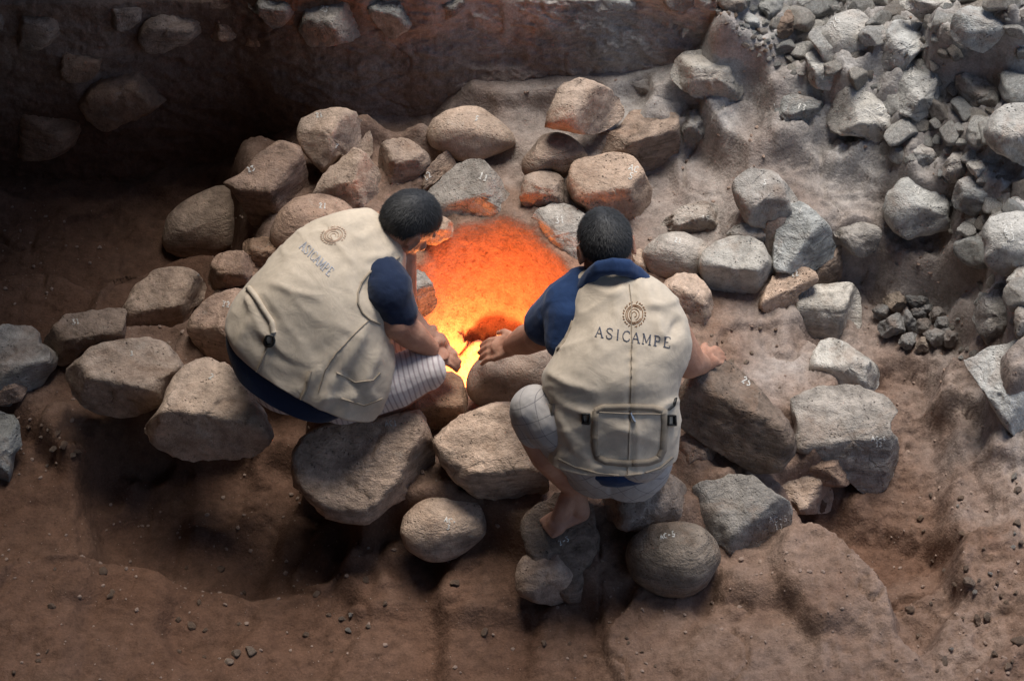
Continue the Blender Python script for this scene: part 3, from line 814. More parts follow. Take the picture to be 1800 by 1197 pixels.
# --- right bank
BANK = [
    ('boulder', '3 725,180 790,90 880,55 950,70 1000,140 1025,230 990,320 900,365 800,350 740,290', 'r', 'c', 'big round light brown boulder at the top of the right bank', .9, 1.0),
    ('boulder', '3 568,200 620,120 700,100 745,120 735,180 740,250 690,268 640,272 590,240', 'r', 'c', 'rounded grey stone touching the left side of the big round boulder', .82, .8),
    ('cobble', '3 645,290 700,260 730,280 740,330 800,360 825,430 780,475 700,470 665,420', 'm', 'c', 'small whitish-edged stone hanging below the big round boulder', .9, .9),
    ('slab', '3 980,370 1040,240 1110,115 1200,110 1300,125 1360,140 1345,190 1280,260 1200,310 1120,450 1040,400', 'a', 'c', 'tall pale flat-faced slab right of the big round boulder', .95, .6),
    ('slab', '3 1080,500 1120,440 1200,320 1280,310 1350,400 1400,500 1395,650 1410,750 1300,700 1180,620 1080,560', 'a', 'c', 'broken slab with square chalk figures and a dark right edge', .9, .8),
    ('slab', '3 770,640 820,500 910,400 970,420 1080,530 1170,600 1200,680 1150,780 980,800 960,740 800,700', 'a', 'c', 'pyramid-like grey slab half sunk in the soil below the tall slabs', .85, .7),
    ('slab', '3 480,560 560,500 680,520 775,560 740,600 660,640 560,650', 'a', 'b', 'low chalk-marked stone flush with the soil left of the pyramid-like slab', .7, .5),
    ('slab', '3 1150,0 1300,-40 1500,-30 1520,30 1420,100 1300,120 1220,80 1180,50', 'a', 'c', 'wide pale slab cut by the top edge of the picture at right', .95, .6),
    ('slab', '3 1410,110 1520,30 1700,70 1796,90 1710,150 1640,250 1560,268 1440,210', 'a', 'b', 'large bluish flat slab at the top right', 1.1, .5),
    ('boulder', '3 1640,190 1700,150 1810,110 1850,200 1830,310 1720,285 1660,230', 'a', 'c', 'pale jagged rock at the right edge just below the bluish slab', .9, .8),
    ('boulder', '3 1440,400 1590,380 1650,430 1700,500 1690,560 1560,605 1480,560', 'a', 'w', 'blocky cream stone with brown underside high in the right bank', .92, .9),
    ('boulder', '3 1582,700 1620,620 1700,560 1800,550 1880,620 1880,850 1796,872 1700,830 1620,780', 'm', 'c', 'large round light boulder at the right edge above the rubble', .97, .9),
    ('slab', '3 1190,740 1210,725 1300,790 1370,850 1350,915 1240,875 1195,820', 'a', 'c', 'thin tilted pale slab left of the rubble patch', .95, .5),
    ('cobble', '3 1370,880 1430,800 1500,760 1500,830 1480,920 1420,960 1380,930', 'a', 'g', 'upright greyish fragment above the round-faced stone', .95, .7),
    ('boulder', '3 1425,1020 1450,950 1530,930 1620,960 1635,1050 1600,1120 1510,1135 1440,1090', 'm', 'b', 'round-faced grey stone right of the large smooth boulder', .85, .8),
    ('cobble', '3 1480,830 1540,815 1625,930 1600,965 1540,930', 'a', 'w', 'small pinkish white oblong chip above the round-faced stone', 1.0, .7),
    ('cobble', '3 1360,160 1400,148 1440,190 1425,215 1380,212', 'r', 'w', 'small round white pebble on the seam of the large bluish slab', .9, .9),
    ('boulder', '3 480,160 545,60 600,60 605,130 550,200 500,195', 'a', 'm', 'dark leaf-shaped stone near the top edge of the right bank', .8, .7),
    ('boulder', '3 590,0 640,-40 690,0 695,60 665,82 600,50', 'm', 'c', 'small pale stone at the top edge left of the round boulder', .85, .8),
    ('boulder', '3 705,0 780,-40 855,0 850,50 800,90 760,112 720,60', 'm', 'b', 'bluish stone at the top edge above the round boulder', .9, .8),
    ('cobble', '3 300,90 340,65 400,110 412,150 360,150', 'a', 'c', 'small pale chip in the soil at the top left of the bank', .8, .7),
    ('boulder', '3 180,0 260,-40 350,0 350,40 270,80 200,50', 'm', 'g', 'grey boulder at the top edge above the pale chip', .8, .8),
    ('boulder', '3 360,20 440,-30 550,0 545,80 470,160 430,70', 'a', 'b', 'wedge of grey stone at the top edge left of the leaf-shaped stone', .85, .7),
    ('boulder', '3 -10,0 50,-30 100,0 85,40 10,58', 'm', 'g', 'greyish boulder at the top edge where wall and bank meet', .75, .8),
    ('boulder', 'F 1727,412 1745,382 1800,372 1830,400 1830,480 1762,487 1732,462', 'm', 'c', 'square boulder with bold chalk figures at the right edge', .95, .8),
    ('boulder', '5 1550,400 1640,330 1730,318 1755,400 1755,560 1640,645 1565,570 1535,480', 'm', 'g', 'dusty grey boulder half buried under the square chalk-marked boulder', .85, .6),
    ('boulder', '5 1700,275 1810,180 1850,300 1810,365 1755,342', 'm', 'c', 'rounded stone at the right edge below the square chalk-marked boulder', .85, .8),
    ('boulder', '5 1740,450 1800,380 1850,420 1850,580 1790,590 1750,570', 'm', 'g', 'grey stone at the right edge beside the half-buried boulder', .85, .8),
    ('slab', '5 1490,700 1600,640 1700,608 1850,620 1860,1180 1796,1140 1700,1050 1600,900 1540,800', 'a', 'c', 'long pale slab edge running down the right edge of the picture', .9, .35),
    ('boulder', '5 790,20 900,-30 1040,0 1050,60 980,160 900,150 840,80', 'm', 'g', 'rounded lump of stone half buried at the edge of the bench', .75, .6),
    ('boulder', 'F 1200,92 1260,86 1290,110 1308,150 1300,175 1240,178 1205,165 1180,130', 'a', 'w', 'whitish rock outcrop on the low bench behind the ring', .8, .45),
    ('slab', 'F 1200,205 1225,190 1240,215 1232,245 1205,250', 'a', 'g', 'small grey flake between the dark block and the bench', .8, .7),
]
for i, (nm, p, k, cl, lab, ti, dp) in enumerate(BANK):
    cuts = ()
    st('b%d' % i, nm, p, k, cl, lab, group=G_BANK, tint=ti, depth=dp, embed=.5, cuts=[(-.25, -.35, 1, .45), (-.6, -1, .1, .6), (.6, -1, .3, .75)] if i == 28 else cuts, zc=.13 if i == 28 else None)

# --- rear wall top
G_WALL = 'stones along the top of the rear earth wall'
WALLT = [
    ('boulder', 'F 517,25 535,-10 610,-15 637,40 630,66 590,80 545,80 524,52', 'a', 'g', 'grey stone with jagged lower edge on top of the rear wall, left', .8),
    ('boulder', 'F 640,5 670,-20 725,-10 734,20 720,50 690,70 665,52 645,25', 'm', 'b', 'grey-green two-faced stone hanging over the rear wall', .75),
    ('boulder', 'F 435,0 500,-20 545,-5 500,42 480,48 448,22', 'a', 'g', 'smooth grey slab at the top edge beside the jagged grey stone', .65),
    ('boulder', 'F 738,-5 790,-20 832,-2 800,28 768,36', 'm', 'g', 'grey stone at the top edge right of the two-faced stone', .75),
    ('cobble', 'F 988,-8 1020,-15 1042,-4 1025,10 998,6', 'm', 'c', 'small pale stone at the top edge over the middle of the wall', .8),
    ('cobble', 'F 1050,-5 1090,-18 1124,-4 1120,16 1092,22 1064,15', 'r', 'c', 'pale rounded stone at the top edge right of the small pale stone', .85),
    ('cobble', 'F 1165,-5 1200,-18 1232,-2 1203,20 1175,16', 'm', 'g', 'grey stone at the top edge above the white outcrop', .8),
]
for i, (nm, p, k, cl, lab, ti) in enumerate(WALLT):
    st('w%d' % i, nm, p, k, cl, lab, group=G_WALL, tint=ti, embed=.5)

DARK = [
    ('1 420,540 500,430 600,330 700,300 800,330 900,400 880,500 800,600 680,640 560,690 450,620', 'o', 'largest reddish brown boulder in the dark rear wall at left'),
    ('1 20,720 80,580 200,500 300,480 400,560 440,680 380,780 250,840 100,840', 'o', 'round brown boulder low at the left edge of the dark wall'),
    ('1 720,220 760,120 900,50 1000,25 1070,70 1080,140 1020,210 900,260 780,290', 'm', 'broad dark boulder at the top of the dark wall, left of the pale oval stone'),
    ('1 1100,160 1150,60 1210,30 1300,90 1300,140 1240,200 1170,230 1110,200', 'p', 'pale oval stone at the top centre of the dark wall'),
    ('1 60,150 120,50 260,20 310,80 310,180 220,260 100,260', 'm', 'dark boulder in the top left corner of the picture'),
    ('1 280,300 400,230 540,230 540,320 500,400 400,440 280,400', 'o', 'dark boulder between the corner boulder and the largest reddish boulder'),
    ('1 1290,180 1350,150 1390,200 1370,250 1290,240', 'o', 'small dark stone just right of the pale oval stone'),
    ('1 -60,40 0,20 20,90 10,160 -60,180', 'm', 'dark stone cut by the left edge near the top'),
    ('1 560,60 640,20 740,40 740,110 660,170 580,140', 'm', 'dim stone between the corner boulder and the broad dark boulder'),
]
for i, (p, cl, lab) in enumerate(DARK):
    Pq = pts(p); st('d%d' % i, 'boulder', p, 'm', cl, lab, group=G_DARK, zc=wall_z(*Pq.mean(0), out=-.01), tint=1.25)
# ------------------------------------------------------------------ people
def fabric(name, col, weave=900, wr=0.5, col2=None, rough=0.9):
    m = NT(name)
    tc = m.n('ShaderNodeTexCoord')
    v = tc.outputs['Object']
    a = m.noise(v, 6, 6, 0.6, 0.4)
    b = m.noise(v, 60, 5, 0.6)
    c = m.mix(1.0, col, m.ramp(a, [(0.3, g3(0.86)), (0.55, g3(1.0)), (0.75, g3(1.08))]), 'MULTIPLY')
    c = m.mix(0.5, c, m.ramp(b, [(0.35, g3(0.88)), (0.65, g3(1.1))]), 'MULTIPLY')
    if col2:
        c = col2(m, c)
    m.l(c, m.b.inputs['Base Color'])
    m.b.inputs['Roughness'].default_value = rough
    m.b.inputs['Sheen Weight'].default_value = 0.15
    wv = m.n('ShaderNodeTexNoise'); wv.inputs['Scale'].default_value = weave; wv.inputs['Detail'].default_value = 2
    m.l(v, wv.inputs['Vector'])
    f = m.n('ShaderNodeTexNoise'); f.inputs['Scale'].default_value = 14; f.inputs['Detail'].default_value = 5; f.inputs['Distortion'].default_value = 1.2
    m.l(v, f.inputs['Vector'])
    h = m.math('ADD', m.math('MULTIPLY', wv.outputs[0], 0.06), m.math('MULTIPLY', f.outputs[0], wr))
    m.bump(h, 0.6, 0.012)
    return m.m


def stripes(m, c):
    at = m.n('ShaderNodeAttribute', attribute_name='stripe')
    s = m.math('SINE', m.math('MULTIPLY', at.outputs['Fac'], 2 * math.pi / 0.0155))
    f = m.ramp(s, [(0.0, g3(0)), (0.35, g3(0)), (0.75, g3(1)), (1.0, g3(1))])
    return m.mix(m.math('MULTIPLY', f, 0.75), c, (0.30, 0.24, 0.25))


def plaid(m, c):
    tc = m.n('ShaderNodeTexCoord')
    mp = m.n('ShaderNodeMapping'); mp.inputs['Rotation'].default_value = (0.5, 0.5, 0.6)
    m.l(tc.outputs['Object'], mp.inputs[0])
    sp = m.n('ShaderNodeSeparateXYZ'); m.l(mp.outputs[0], sp.inputs[0])
    for ax, per in ((0, 0.041), (2, 0.047)):
        s = m.math('ABSOLUTE', m.math('SINE', m.math('MULTIPLY', sp.outputs[ax], math.pi / per)))
        f = m.ramp(s, [(0.0, g3(1)), (0.055, g3(1)), (0.10, g3(0))])
        c = m.mix(m.math('MULTIPLY', f, 0.6), c, (0.10, 0.095, 0.11))
    return c


M_VEST = fabric('vest_cotton', (0.58, 0.49, 0.385))
M_PIPE = fabric('vest_piping', (0.33, 0.27, 0.205))
M_POCKET = fabric('vest_pocket_band', (0.30, 0.245, 0.185))
M_NAVY = fabric('navy_jersey', (0.014, 0.038, 0.11), wr=0.6)
M_NAVY_SHADED = fabric('shaded_navy_jersey', (0.010, 0.020, 0.052), wr=0.6)  # same navy jersey, the left man's shade put into the colour
M_STRIPE = fabric('striped_shorts_cotton', (0.62, 0.56, 0.55), col2=stripes)
M_PLAID = fabric('plaid_shorts_cotton', (0.41, 0.38, 0.36), col2=plaid)
M_BLACKP = NT('black_plastic'); M_BLACKP.b.inputs['Base Color'].default_value = (0.012, 0.012, 0.012, 1); M_BLACKP.b.inputs['Roughness'].default_value = .4; M_BLACKP = M_BLACKP.m
M_ZIP = NT('zip_metal'); M_ZIP.b.inputs['Base Color'].default_value = (0.55, 0.53, 0.5, 1); M_ZIP.b.inputs['Metallic'].default_value = 1; M_ZIP.b.inputs['Roughness'].default_value = .35; M_ZIP = M_ZIP.m


def simple(name, col, rough=0.9):
    m = NT(name)
    geo = m.n('ShaderNodeTexCoord')
    c = m.mix(0.5, col, m.ramp(m.noise(geo.outputs['Object'], 260, 3), [(0.3, g3(0.7)), (0.7, g3(1.25))]), 'MULTIPLY')
    m.l(c, m.b.inputs['Base Color']); m.b.inputs['Roughness'].default_value = rough
    return m.m


M_INK = simple('grey_blue_print', (0.10, 0.105, 0.13))
M_INK2 = simple('pale_blue_print', (0.42, 0.43, 0.47))
M_BRINK = simple('brown_print', (0.26, 0.15, 0.085))
M_BRINK2 = simple('faded_tan_print', (0.50, 0.36, 0.27))
def chalk_mat():
    m = NT('white_chalk')
    tc = m.n('ShaderNodeTexCoord')
    m.b.inputs['Base Color'].default_value = (0.62, 0.60, 0.56, 1)
    m.b.inputs['Roughness'].default_value = 1.0
    m.l(m.ramp(m.noise(tc.outputs['Object'], 170, 3, 0.7), [(0.30, g3(0.1)), (0.50, g3(0.95))]), m.b.inputs['Alpha'])
    return m.m


M_CHALK = chalk_mat()


def skin_mat():
    m = NT('skin')
    tc = m.n('ShaderNodeTexCoord'); v = tc.outputs['Object']
    c = m.ramp(m.noise(v, 18, 5, 0.6), [(0.3, (0.37, 0.18, 0.12)), (0.6, (0.48, 0.265, 0.185)), (0.8, (0.54, 0.32, 0.23))])
    m.l(c, m.b.inputs['Base Color'])
    m.b.inputs['Roughness'].default_value = 0.55
    m.b.inputs['Subsurface Weight'].default_value = 0.06
    m.b.inputs['Subsurface Radius'].default_value = (0.01, 0.004, 0.002)
    h = m.math('ADD', m.noise(v, 70, 5, 0.6), m.math('MULTIPLY', m.noise(v, 350, 3), 0.4))
    m.bump(h, 0.5, 0.004)
    return m.m


M_SKIN = skin_mat()


def hair_mat():
    m = NT('black_hair')
    tc = m.n('ShaderNodeTexCoord'); v = tc.outputs['Object']
    c = m.ramp(m.noise(v, 120, 4, 0.6), [(0.3, (0.006, 0.006, 0.007)), (0.75, (0.022, 0.022, 0.025))])
    m.l(c, m.b.inputs['Base Color'])
    m.b.inputs['Roughness'].default_value = 0.55
    m.b.inputs['Specular IOR Level'].default_value = 0.45
    m.bump(m.noise(v, 160, 5, 0.7, 0.5), 0.35, 0.004)
    return m.m


M_HAIR = hair_mat()


def nrm(v):
    v = np.asarray(v, float)
    return v / max(np.linalg.norm(v), 1e-9)


class Blob:
    def __init__(self): self.v, self.f = [], []

    def add(self, v, f):
        k = sum(len(x) for x in self.v)
        self.v.append(np.asarray(v, float)); self.f += [tuple(i + k for i in q) for q in f]

    def sphere(self, c, r, axes=None, n=20):
        # r: three radii, axes: rows = directions
        axes = np.eye(3) if axes is None else np.array([nrm(a) for a in axes])
        r = np.array(r if hasattr(r, '__len__') else (r, r, r), float)
        vs, fs = [], []
        m = n // 2
        for i in range(m + 1):
            th = math.pi * i / m
            for j in range(n):
                ph = 2 * math.pi * j / n
                vs.append((math.sin(th) * math.cos(ph), math.sin(th) * math.sin(ph), math.cos(th)))
        vs = np.array(vs) * r @ axes + np.asarray(c)
        for i in range(m):
            for j in range(n):
                k = (j + 1) % n
                fs.append((i * n + j, (i + 1) * n + j, (i + 1) * n + k, i * n + k))
        self.add(vs, fs)

    def cap(self, p0, r0, p1, r1, n=16, flat=None):
        p0, p1 = np.asarray(p0, float), np.asarray(p1, float)
        d = p1 - p0; L = np.linalg.norm(d); d = d / max(L, 1e-6)
        a = np.cross(d, [0, 0, 1.0]); a = nrm(a) if np.linalg.norm(a) > 1e-3 else np.array([1.0, 0, 0])
        b = np.cross(d, a)
        if flat is not None:
            # flat = (direction squashed, factor)
            b = nrm(np.asarray(flat[0]) - d * np.dot(flat[0], d)); a = np.cross(b, d)
        fb = flat[1] if flat else 1.0
        rings = []
        for t in np.linspace(0.03, math.pi / 2, 6): rings.append((p0 - d * r0 * math.cos(t), r0 * math.sin(t)))
        for t in np.linspace(math.pi / 2, math.pi - 0.03, 6): rings.append((p1 - d * r1 * math.cos(t), r1 * math.sin(t)))
        vs, fs = [], []
        for c, r in rings:
            for j in range(n):
                ph = 2 * math.pi * j / n
                vs.append(c + a * r * math.cos(ph) + b * r * fb * math.sin(ph))
        for i in range(len(rings) - 1):
            for j in range(n):
                k = (j + 1) % n
                fs.append((i * n + j, i * n + k, (i + 1) * n + k, (i + 1) * n + j))
        fs.append(tuple(range(n - 1, -1, -1))); fs.append(tuple(range(len(vs) - n, len(vs))))
        self.add(vs, fs)

    def chain(self, pr, flat=None):
        for (a, ra), (b, rb) in zip(pr[:-1], pr[1:]): self.cap(a, ra, b, rb, flat=flat)

    def build(self, name, mat, origin, voxel=0.005, smooth=6, factor=0.5, parent=None, disp=None):
        V_ = np.concatenate(self.v) - origin
        me = bpy.data.meshes.new(name); me.from_pydata(V_.tolist(), [], self.f); me.update()
        o = bpy.data.objects.new(name, me); COL.objects.link(o)
        r = o.modifiers.new('r', 'REMESH'); r.mode = 'VOXEL'; r.voxel_size = voxel; r.use_smooth_shade = True
        s = o.modifiers.new('s', 'SMOOTH'); s.factor = factor; s.iterations = smooth
        dg = bpy.context.evaluated_depsgraph_get()
        ev = o.evaluated_get(dg)
        new = bpy.data.meshes.new_from_object(ev)
        o.modifiers.clear(); o.data = new; new.name = name
        bpy.data.meshes.remove(me)
        new.materials.clear(); new.materials.append(mat)
        n = len(new.vertices); co = np.empty(n * 3); new.vertices.foreach_get('co', co); co = co.reshape(-1, 3)
        if disp is not None:
            no = np.empty(n * 3); new.vertices.foreach_get('normal', no); no = no.reshape(-1, 3)
            co = co + no * disp(co + origin)[:, None]
            new.vertices.foreach_set('co', co.ravel()); new.update()
        new.polygons.foreach_set('use_smooth', [True] * len(new.polygons))
        if parent is not None:
            o.parent = parent; o.location = (0, 0, 0)
        return o


def catmull(A, n):
    A = np.asarray(A, float); m = len(A); out = []
    for t in np.linspace(0, m - 1, n):
        i = min(int(t), m - 2); f = t - i
        p0, p1, p2, p3 = A[max(i - 1, 0)], A[i], A[i + 1], A[min(i + 2, m - 1)]
        out.append(0.5 * (2 * p1 + (-p0 + p2) * f + (2 * p0 - 5 * p1 + 4 * p2 - p3) * f * f + (-p0 + 3 * p1 - 3 * p2 + p3) * f ** 3))
    return np.array(out)


def torso_loft(secs, origin, rings=110, n=120, disp=None, inner=True):
    """secs: (ax, ay, bx, by, z_mid, thickness, tilt_deg, exponent)"""
    rows = []
    for ax, ay, bx, by, z, t, tilt, ex in secs:
        mid = Pz((ax + bx) / 2, (ay + by) / 2, z)
        w = wof(mid)
        rows.append([*Pw(ax, ay, w), *Pw(bx, by, w), t, tilt, ex])
    R_ = catmull(rows, rings)
    cen = (R_[:, 0:3] + R_[:, 3:6]) / 2
    spine = cen[-1] - cen[0]
    vs = []
    ph = np.linspace(0, 2 * math.pi, n, endpoint=False)
    for i in range(rings):
        A, B, t, tilt, ex = R_[i, 0:3], R_[i, 3:6], R_[i, 6], math.radians(R_[i, 7]), R_[i, 8]
        H = (B - A) / 2
        Hn = nrm(H)
        D = np.cross(Hn, W)                    # in the view plane, across the section
        if np.dot(D, spine) > 0: D = -D        # pointing to the hem
        N = W * math.cos(tilt) + D * math.sin(tilt)
        c, s = np.cos(ph), np.sin(ph)
        cc = np.sign(c) * np.abs(c) ** (2 / ex); ss = np.sign(s) * np.abs(s) ** (2 / ex)
        vs.append(cen[i] + np.outer(cc, H) + np.outer(ss * t, N))
    vs = np.array(vs)
    if disp is not None:
        vs = disp(vs, ph)
    # close both ends with in-turned rings
    top, bot = vs[-1], vs[0]
    ct, cb = top.mean(0), bot.mean(0)
    sdir = nrm(spine)
    allr = [cb + (bot - cb) * 0.2 + sdir * 0.05, cb + (bot - cb) * 0.9 + sdir * 0.03, cb + (bot - cb) * 0.975 + sdir * 0.004] + list(vs) + [ct + (top - ct) * 0.93 + sdir * 0.002, ct + (top - ct) * 0.85 - sdir * 0.012, ct + (top - ct) * 0.2 - sdir * 0.02]
    allv = np.concatenate(allr) - origin
    m = len(allr); fs = []
    for i in range(m - 1):
        for j in range(n):
            k = (j + 1) % n
            fs.append((i * n + j, i * n + k, (i + 1) * n + k, (i + 1) * n + j))
    fs.append(tuple(range(n - 1, -1, -1))); fs.append(tuple(range(m * n - n, m * n)))
    return allv, fs


def bvh_of(objs):
    vs, fs = [], []
    for o in objs:
        k = len(vs)
        M = o.matrix_world if o.parent is None else Matrix.Translation(o.parent.location) @ Matrix.Translation(o.location)
        if o.parent is None: M = Matrix.Translation(o.location)
        vs += [M @ v.co for v in o.data.vertices]
        fs += [tuple(i + k for i in p.vertices) for p in o.data.polygons]
    return BVHTree.FromPolygons(vs, fs)


def hit(bvh, px, py):
    d = Vector(ray(px, py)).normalized()
    loc, no, _, dist = bvh.ray_cast(Vector(CAM), d)
    if loc is None: return None, None
    if no.dot(d) > 0: no = -no
    return np.array(loc), np.array(no)


def on(key, px, py, lift=0.0, z=0.2):
    b = bvh_of([ST[key]])
    p, n = hit(b, px, py)
    if p is None: return Pz(px, py, z)
    return p + n * lift


def ribbon_on(name, bvh, lines, width, lift, mat, parent, origin, thick=0.0015):
    """lines of photo points laid onto a surface as raised flat ribbons; width in photo pixels"""
    vs, fs = [], []
    for ln in lines:
        ln = np.asarray(ln, float)
        wd = width if ln.shape[1] == 2 else None
        pts_ = []
        for a, b in zip(ln[:-1], ln[1:]):
            L = np.hypot(*(b[:2] - a[:2])); k = max(1, int(L / 2.2))
            for t in range(k): pts_.append(a + (b - a) * t / k)
        pts_.append(ln[-1]); pts_ = np.array(pts_)
        tg = np.gradient(pts_[:, :2], axis=0) if len(pts_) > 1 else np.array([[1, 0]])
        tl = np.hypot(tg[:, 0], tg[:, 1]); tg = tg / np.maximum(tl[:, None], 1e-6)
        nm = np.stack([-tg[:, 1], tg[:, 0]], 1)
        prev = None
        for i, p in enumerate(pts_):
            w_ = (wd if wd else p[2]) / 2
            q = []
            for sgn in (-1, 1):
                xy = p[:2] + nm[i] * w_ * sgn
                h_, n_ = hit(bvh, xy[0], xy[1])
                if h_ is None:
                    q = None; break
                q.append((h_, n_))
            if q is None: prev = None; continue
            k = len(vs)
            nn = nrm(q[0][1] + q[1][1])
            vs += [q[0][0] - nn * 0.001, q[0][0] + nn * lift, q[1][0] + nn * lift, q[1][0] - nn * 0.001]
            if prev is not None:
                for a in range(3): fs.append((prev + a, prev + a + 1, k + a + 1, k + a))
            prev = k
    if not vs: return None
    vs = np.array(vs) - origin
    o = mesh_obj(name, vs, fs, mat, None)
    bm = bmesh.new(); bm.from_mesh(o.data); bmesh.ops.recalc_face_normals(bm, faces=bm.faces); bm.to_mesh(o.data); bm.free()
    if parent is not None:
        o.parent = parent
        o.location = tuple(origin - np.array(parent.location)) if parent.type != 'EMPTY' and parent.parent is None else (0, 0, 0)
    return o


# drawn capitals with serifs: unit box, x right, y down; (points, relative width)
LET = {
    'A': [([(0.04, 1), (0.48, 0)], .09), ([(0.46, 0), (0.9, 1)], .19), ([(0.2, .64), (0.74, .64)], .07), ([(-.06, 1), (.2, 1)], .07), ([(.72, 1), (1.08, 1)], .07)],
    'S': [([(.84, .22), (.8, .04), (.5, -.02), (.22, .06), (.13, .25), (.3, .42), (.66, .56), (.86, .72), (.76, .93), (.48, 1.02), (.2, .95), (.12, .75)], .13)],
    'I': [([(.5, 0), (.5, 1)], .19), ([(.3, 0), (.7, 0)], .07), ([(.3, 1), (.7, 1)], .07)],
    'C': [([(.92, .24), (.86, .05), (.6, -.01), (.3, .09), (.1, .38), (.1, .64), (.28, .92), (.6, 1.01), (.86, .93), (.96, .74)], .13)],
    'M': [([(.14, 0), (.12, 1)], .08), ([(.14, 0), (.5, .86)], .17), ([(.5, .86), (.88, 0)], .08), ([(.88, 0), (.88, 1)], .19), ([(0, 0), (.2, 0)], .07), ([(0, 1), (.26, 1)], .07), ([(.74, 1), (1.04, 1)], .07)],
    'P': [([(.25, 0), (.25, 1)], .19), ([(.1, 0), (.6, 0), (.85, .12), (.87, .34), (.66, .52), (.3, .53)], .10), ([(.08, 1), (.46, 1)], .07)],
    'E': [([(.22, 0), (.22, 1)], .19), ([(.06, 0), (.84, 0), (.86, .2)], .08), ([(.22, .49), (.66, .49)], .08), ([(.06, 1), (.86, 1), (.9, .8)], .08)],
}


def word_lines(text, p0, p1, hvec, gap=0.16, size=None):
    """text along p0->p1 (photo px), letter height vector hvec"""
    p0, p1, hvec = map(lambda a: np.array(a, float), (p0, p1, hvec))
    wd = {'I': .55, 'M': 1.15}
    tot = sum(wd.get(ch, 1) for ch in text) + gap * (len(text) - 1)
    unit = np.linalg.norm(p1 - p0) / tot; d = (p1 - p0) / np.linalg.norm(p1 - p0)
    x = 0; out = []
    H = np.linalg.norm(hvec)
    for ch in text:
        w_ = wd.get(ch, 1)
        for line, th in LET[ch]:
            P_ = []
            for lx, ly in line:
                if ch == 'I': lx = (lx - .5) + .5
                q = p0 + d * unit * (x + lx * w_) + hvec * ly
                P_.append((q[0], q[1], max(th * H * .72, 1.35)))
            out.append(P_)
        x += w_ + gap
    return out


def hand(b, wrist, Ki, Kp, Ti, Tp, thumb, up=(0, 0, 1), sc=1.0, wr=0.024):
    wrist, Ki, Kp, Ti, Tp, thumb = map(np.asarray, (wrist, Ki, Kp, Ti, Tp, thumb))
    up = nrm(up)
    fwd = nrm((Ti + Tp) / 2 - (Ki + Kp) / 2)
    side = nrm(Ki - Kp)
    kr = [.0125, .0128, .012, .0108]; tr = [.0078, .008, .0075, .0068]
    ext = [0, .012, .010, .0]; kn = [0, .007, .005, 0]
    for i in range(4):
        t = i / 3
        K = Ki + (Kp - Ki) * t + up * kn[i] * .6
        T = Ti + (Tp - Ti) * t + fwd * ext[i]
        b.cap(wrist + side * (0.5 - t) * .034, wr * .62, K, kr[i] * sc, flat=None)
        d = T - K
        m1 = K + d * .42 + up * .011; m2 = K + d * .76 + up * .007
        b.cap(K, kr[i] * sc * .86, m1, kr[i] * sc * .80); b.cap(m1, kr[i] * sc * .80, m2, tr[i] * sc * 1.08); b.cap(m2, tr[i] * sc * 1.08, T, tr[i] * sc)
    # thumb leaves the side of the palm near its base
    base = wrist + side * .022 + nrm(Ki - wrist) * .012
    d = thumb - base
    m = base + d * .52 + up * .008 + side * .004
    b.cap(base, .0155 * sc, m, .012 * sc); b.cap(m, .012 * sc, thumb, .0088 * sc)
    pc = (wrist + (Ki + Kp) / 2) / 2
    b.sphere(pc - up * .004, (np.linalg.norm(Ki - Kp) * .52, .045 * sc, .014), axes=(side, np.cross(up, side), up))


def foot(b, ankle, heel, ball, toe, side, sc=1.0):
    ankle, heel, ball, toe = map(np.asarray, (ankle, heel, ball, toe))
    side = nrm(side)
    b.cap(ankle, .033 * sc, heel + [0, 0, .012], .027 * sc)
    b.cap(heel, .026 * sc, ball, .030 * sc, flat=((0, 0, 1), .7))
    b.cap(ankle, .034 * sc, ball, .026 * sc, flat=((0, 0, 1), .85))
    b.cap(ball - side * .018, .023 * sc, ball + side * .018, .022 * sc, flat=((0, 0, 1), .75))
    for i, (o_, r, l) in enumerate(((-.030, .0125, 1.0), (-.012, .0095, 1.02), (.004, .009, .95), (.019, .0085, .86), (.033, .008, .74))):
        p = ball + side * o_ * sc
        b.cap(p, r * 1.15 * sc, p + (toe - ball) * l, r * sc)


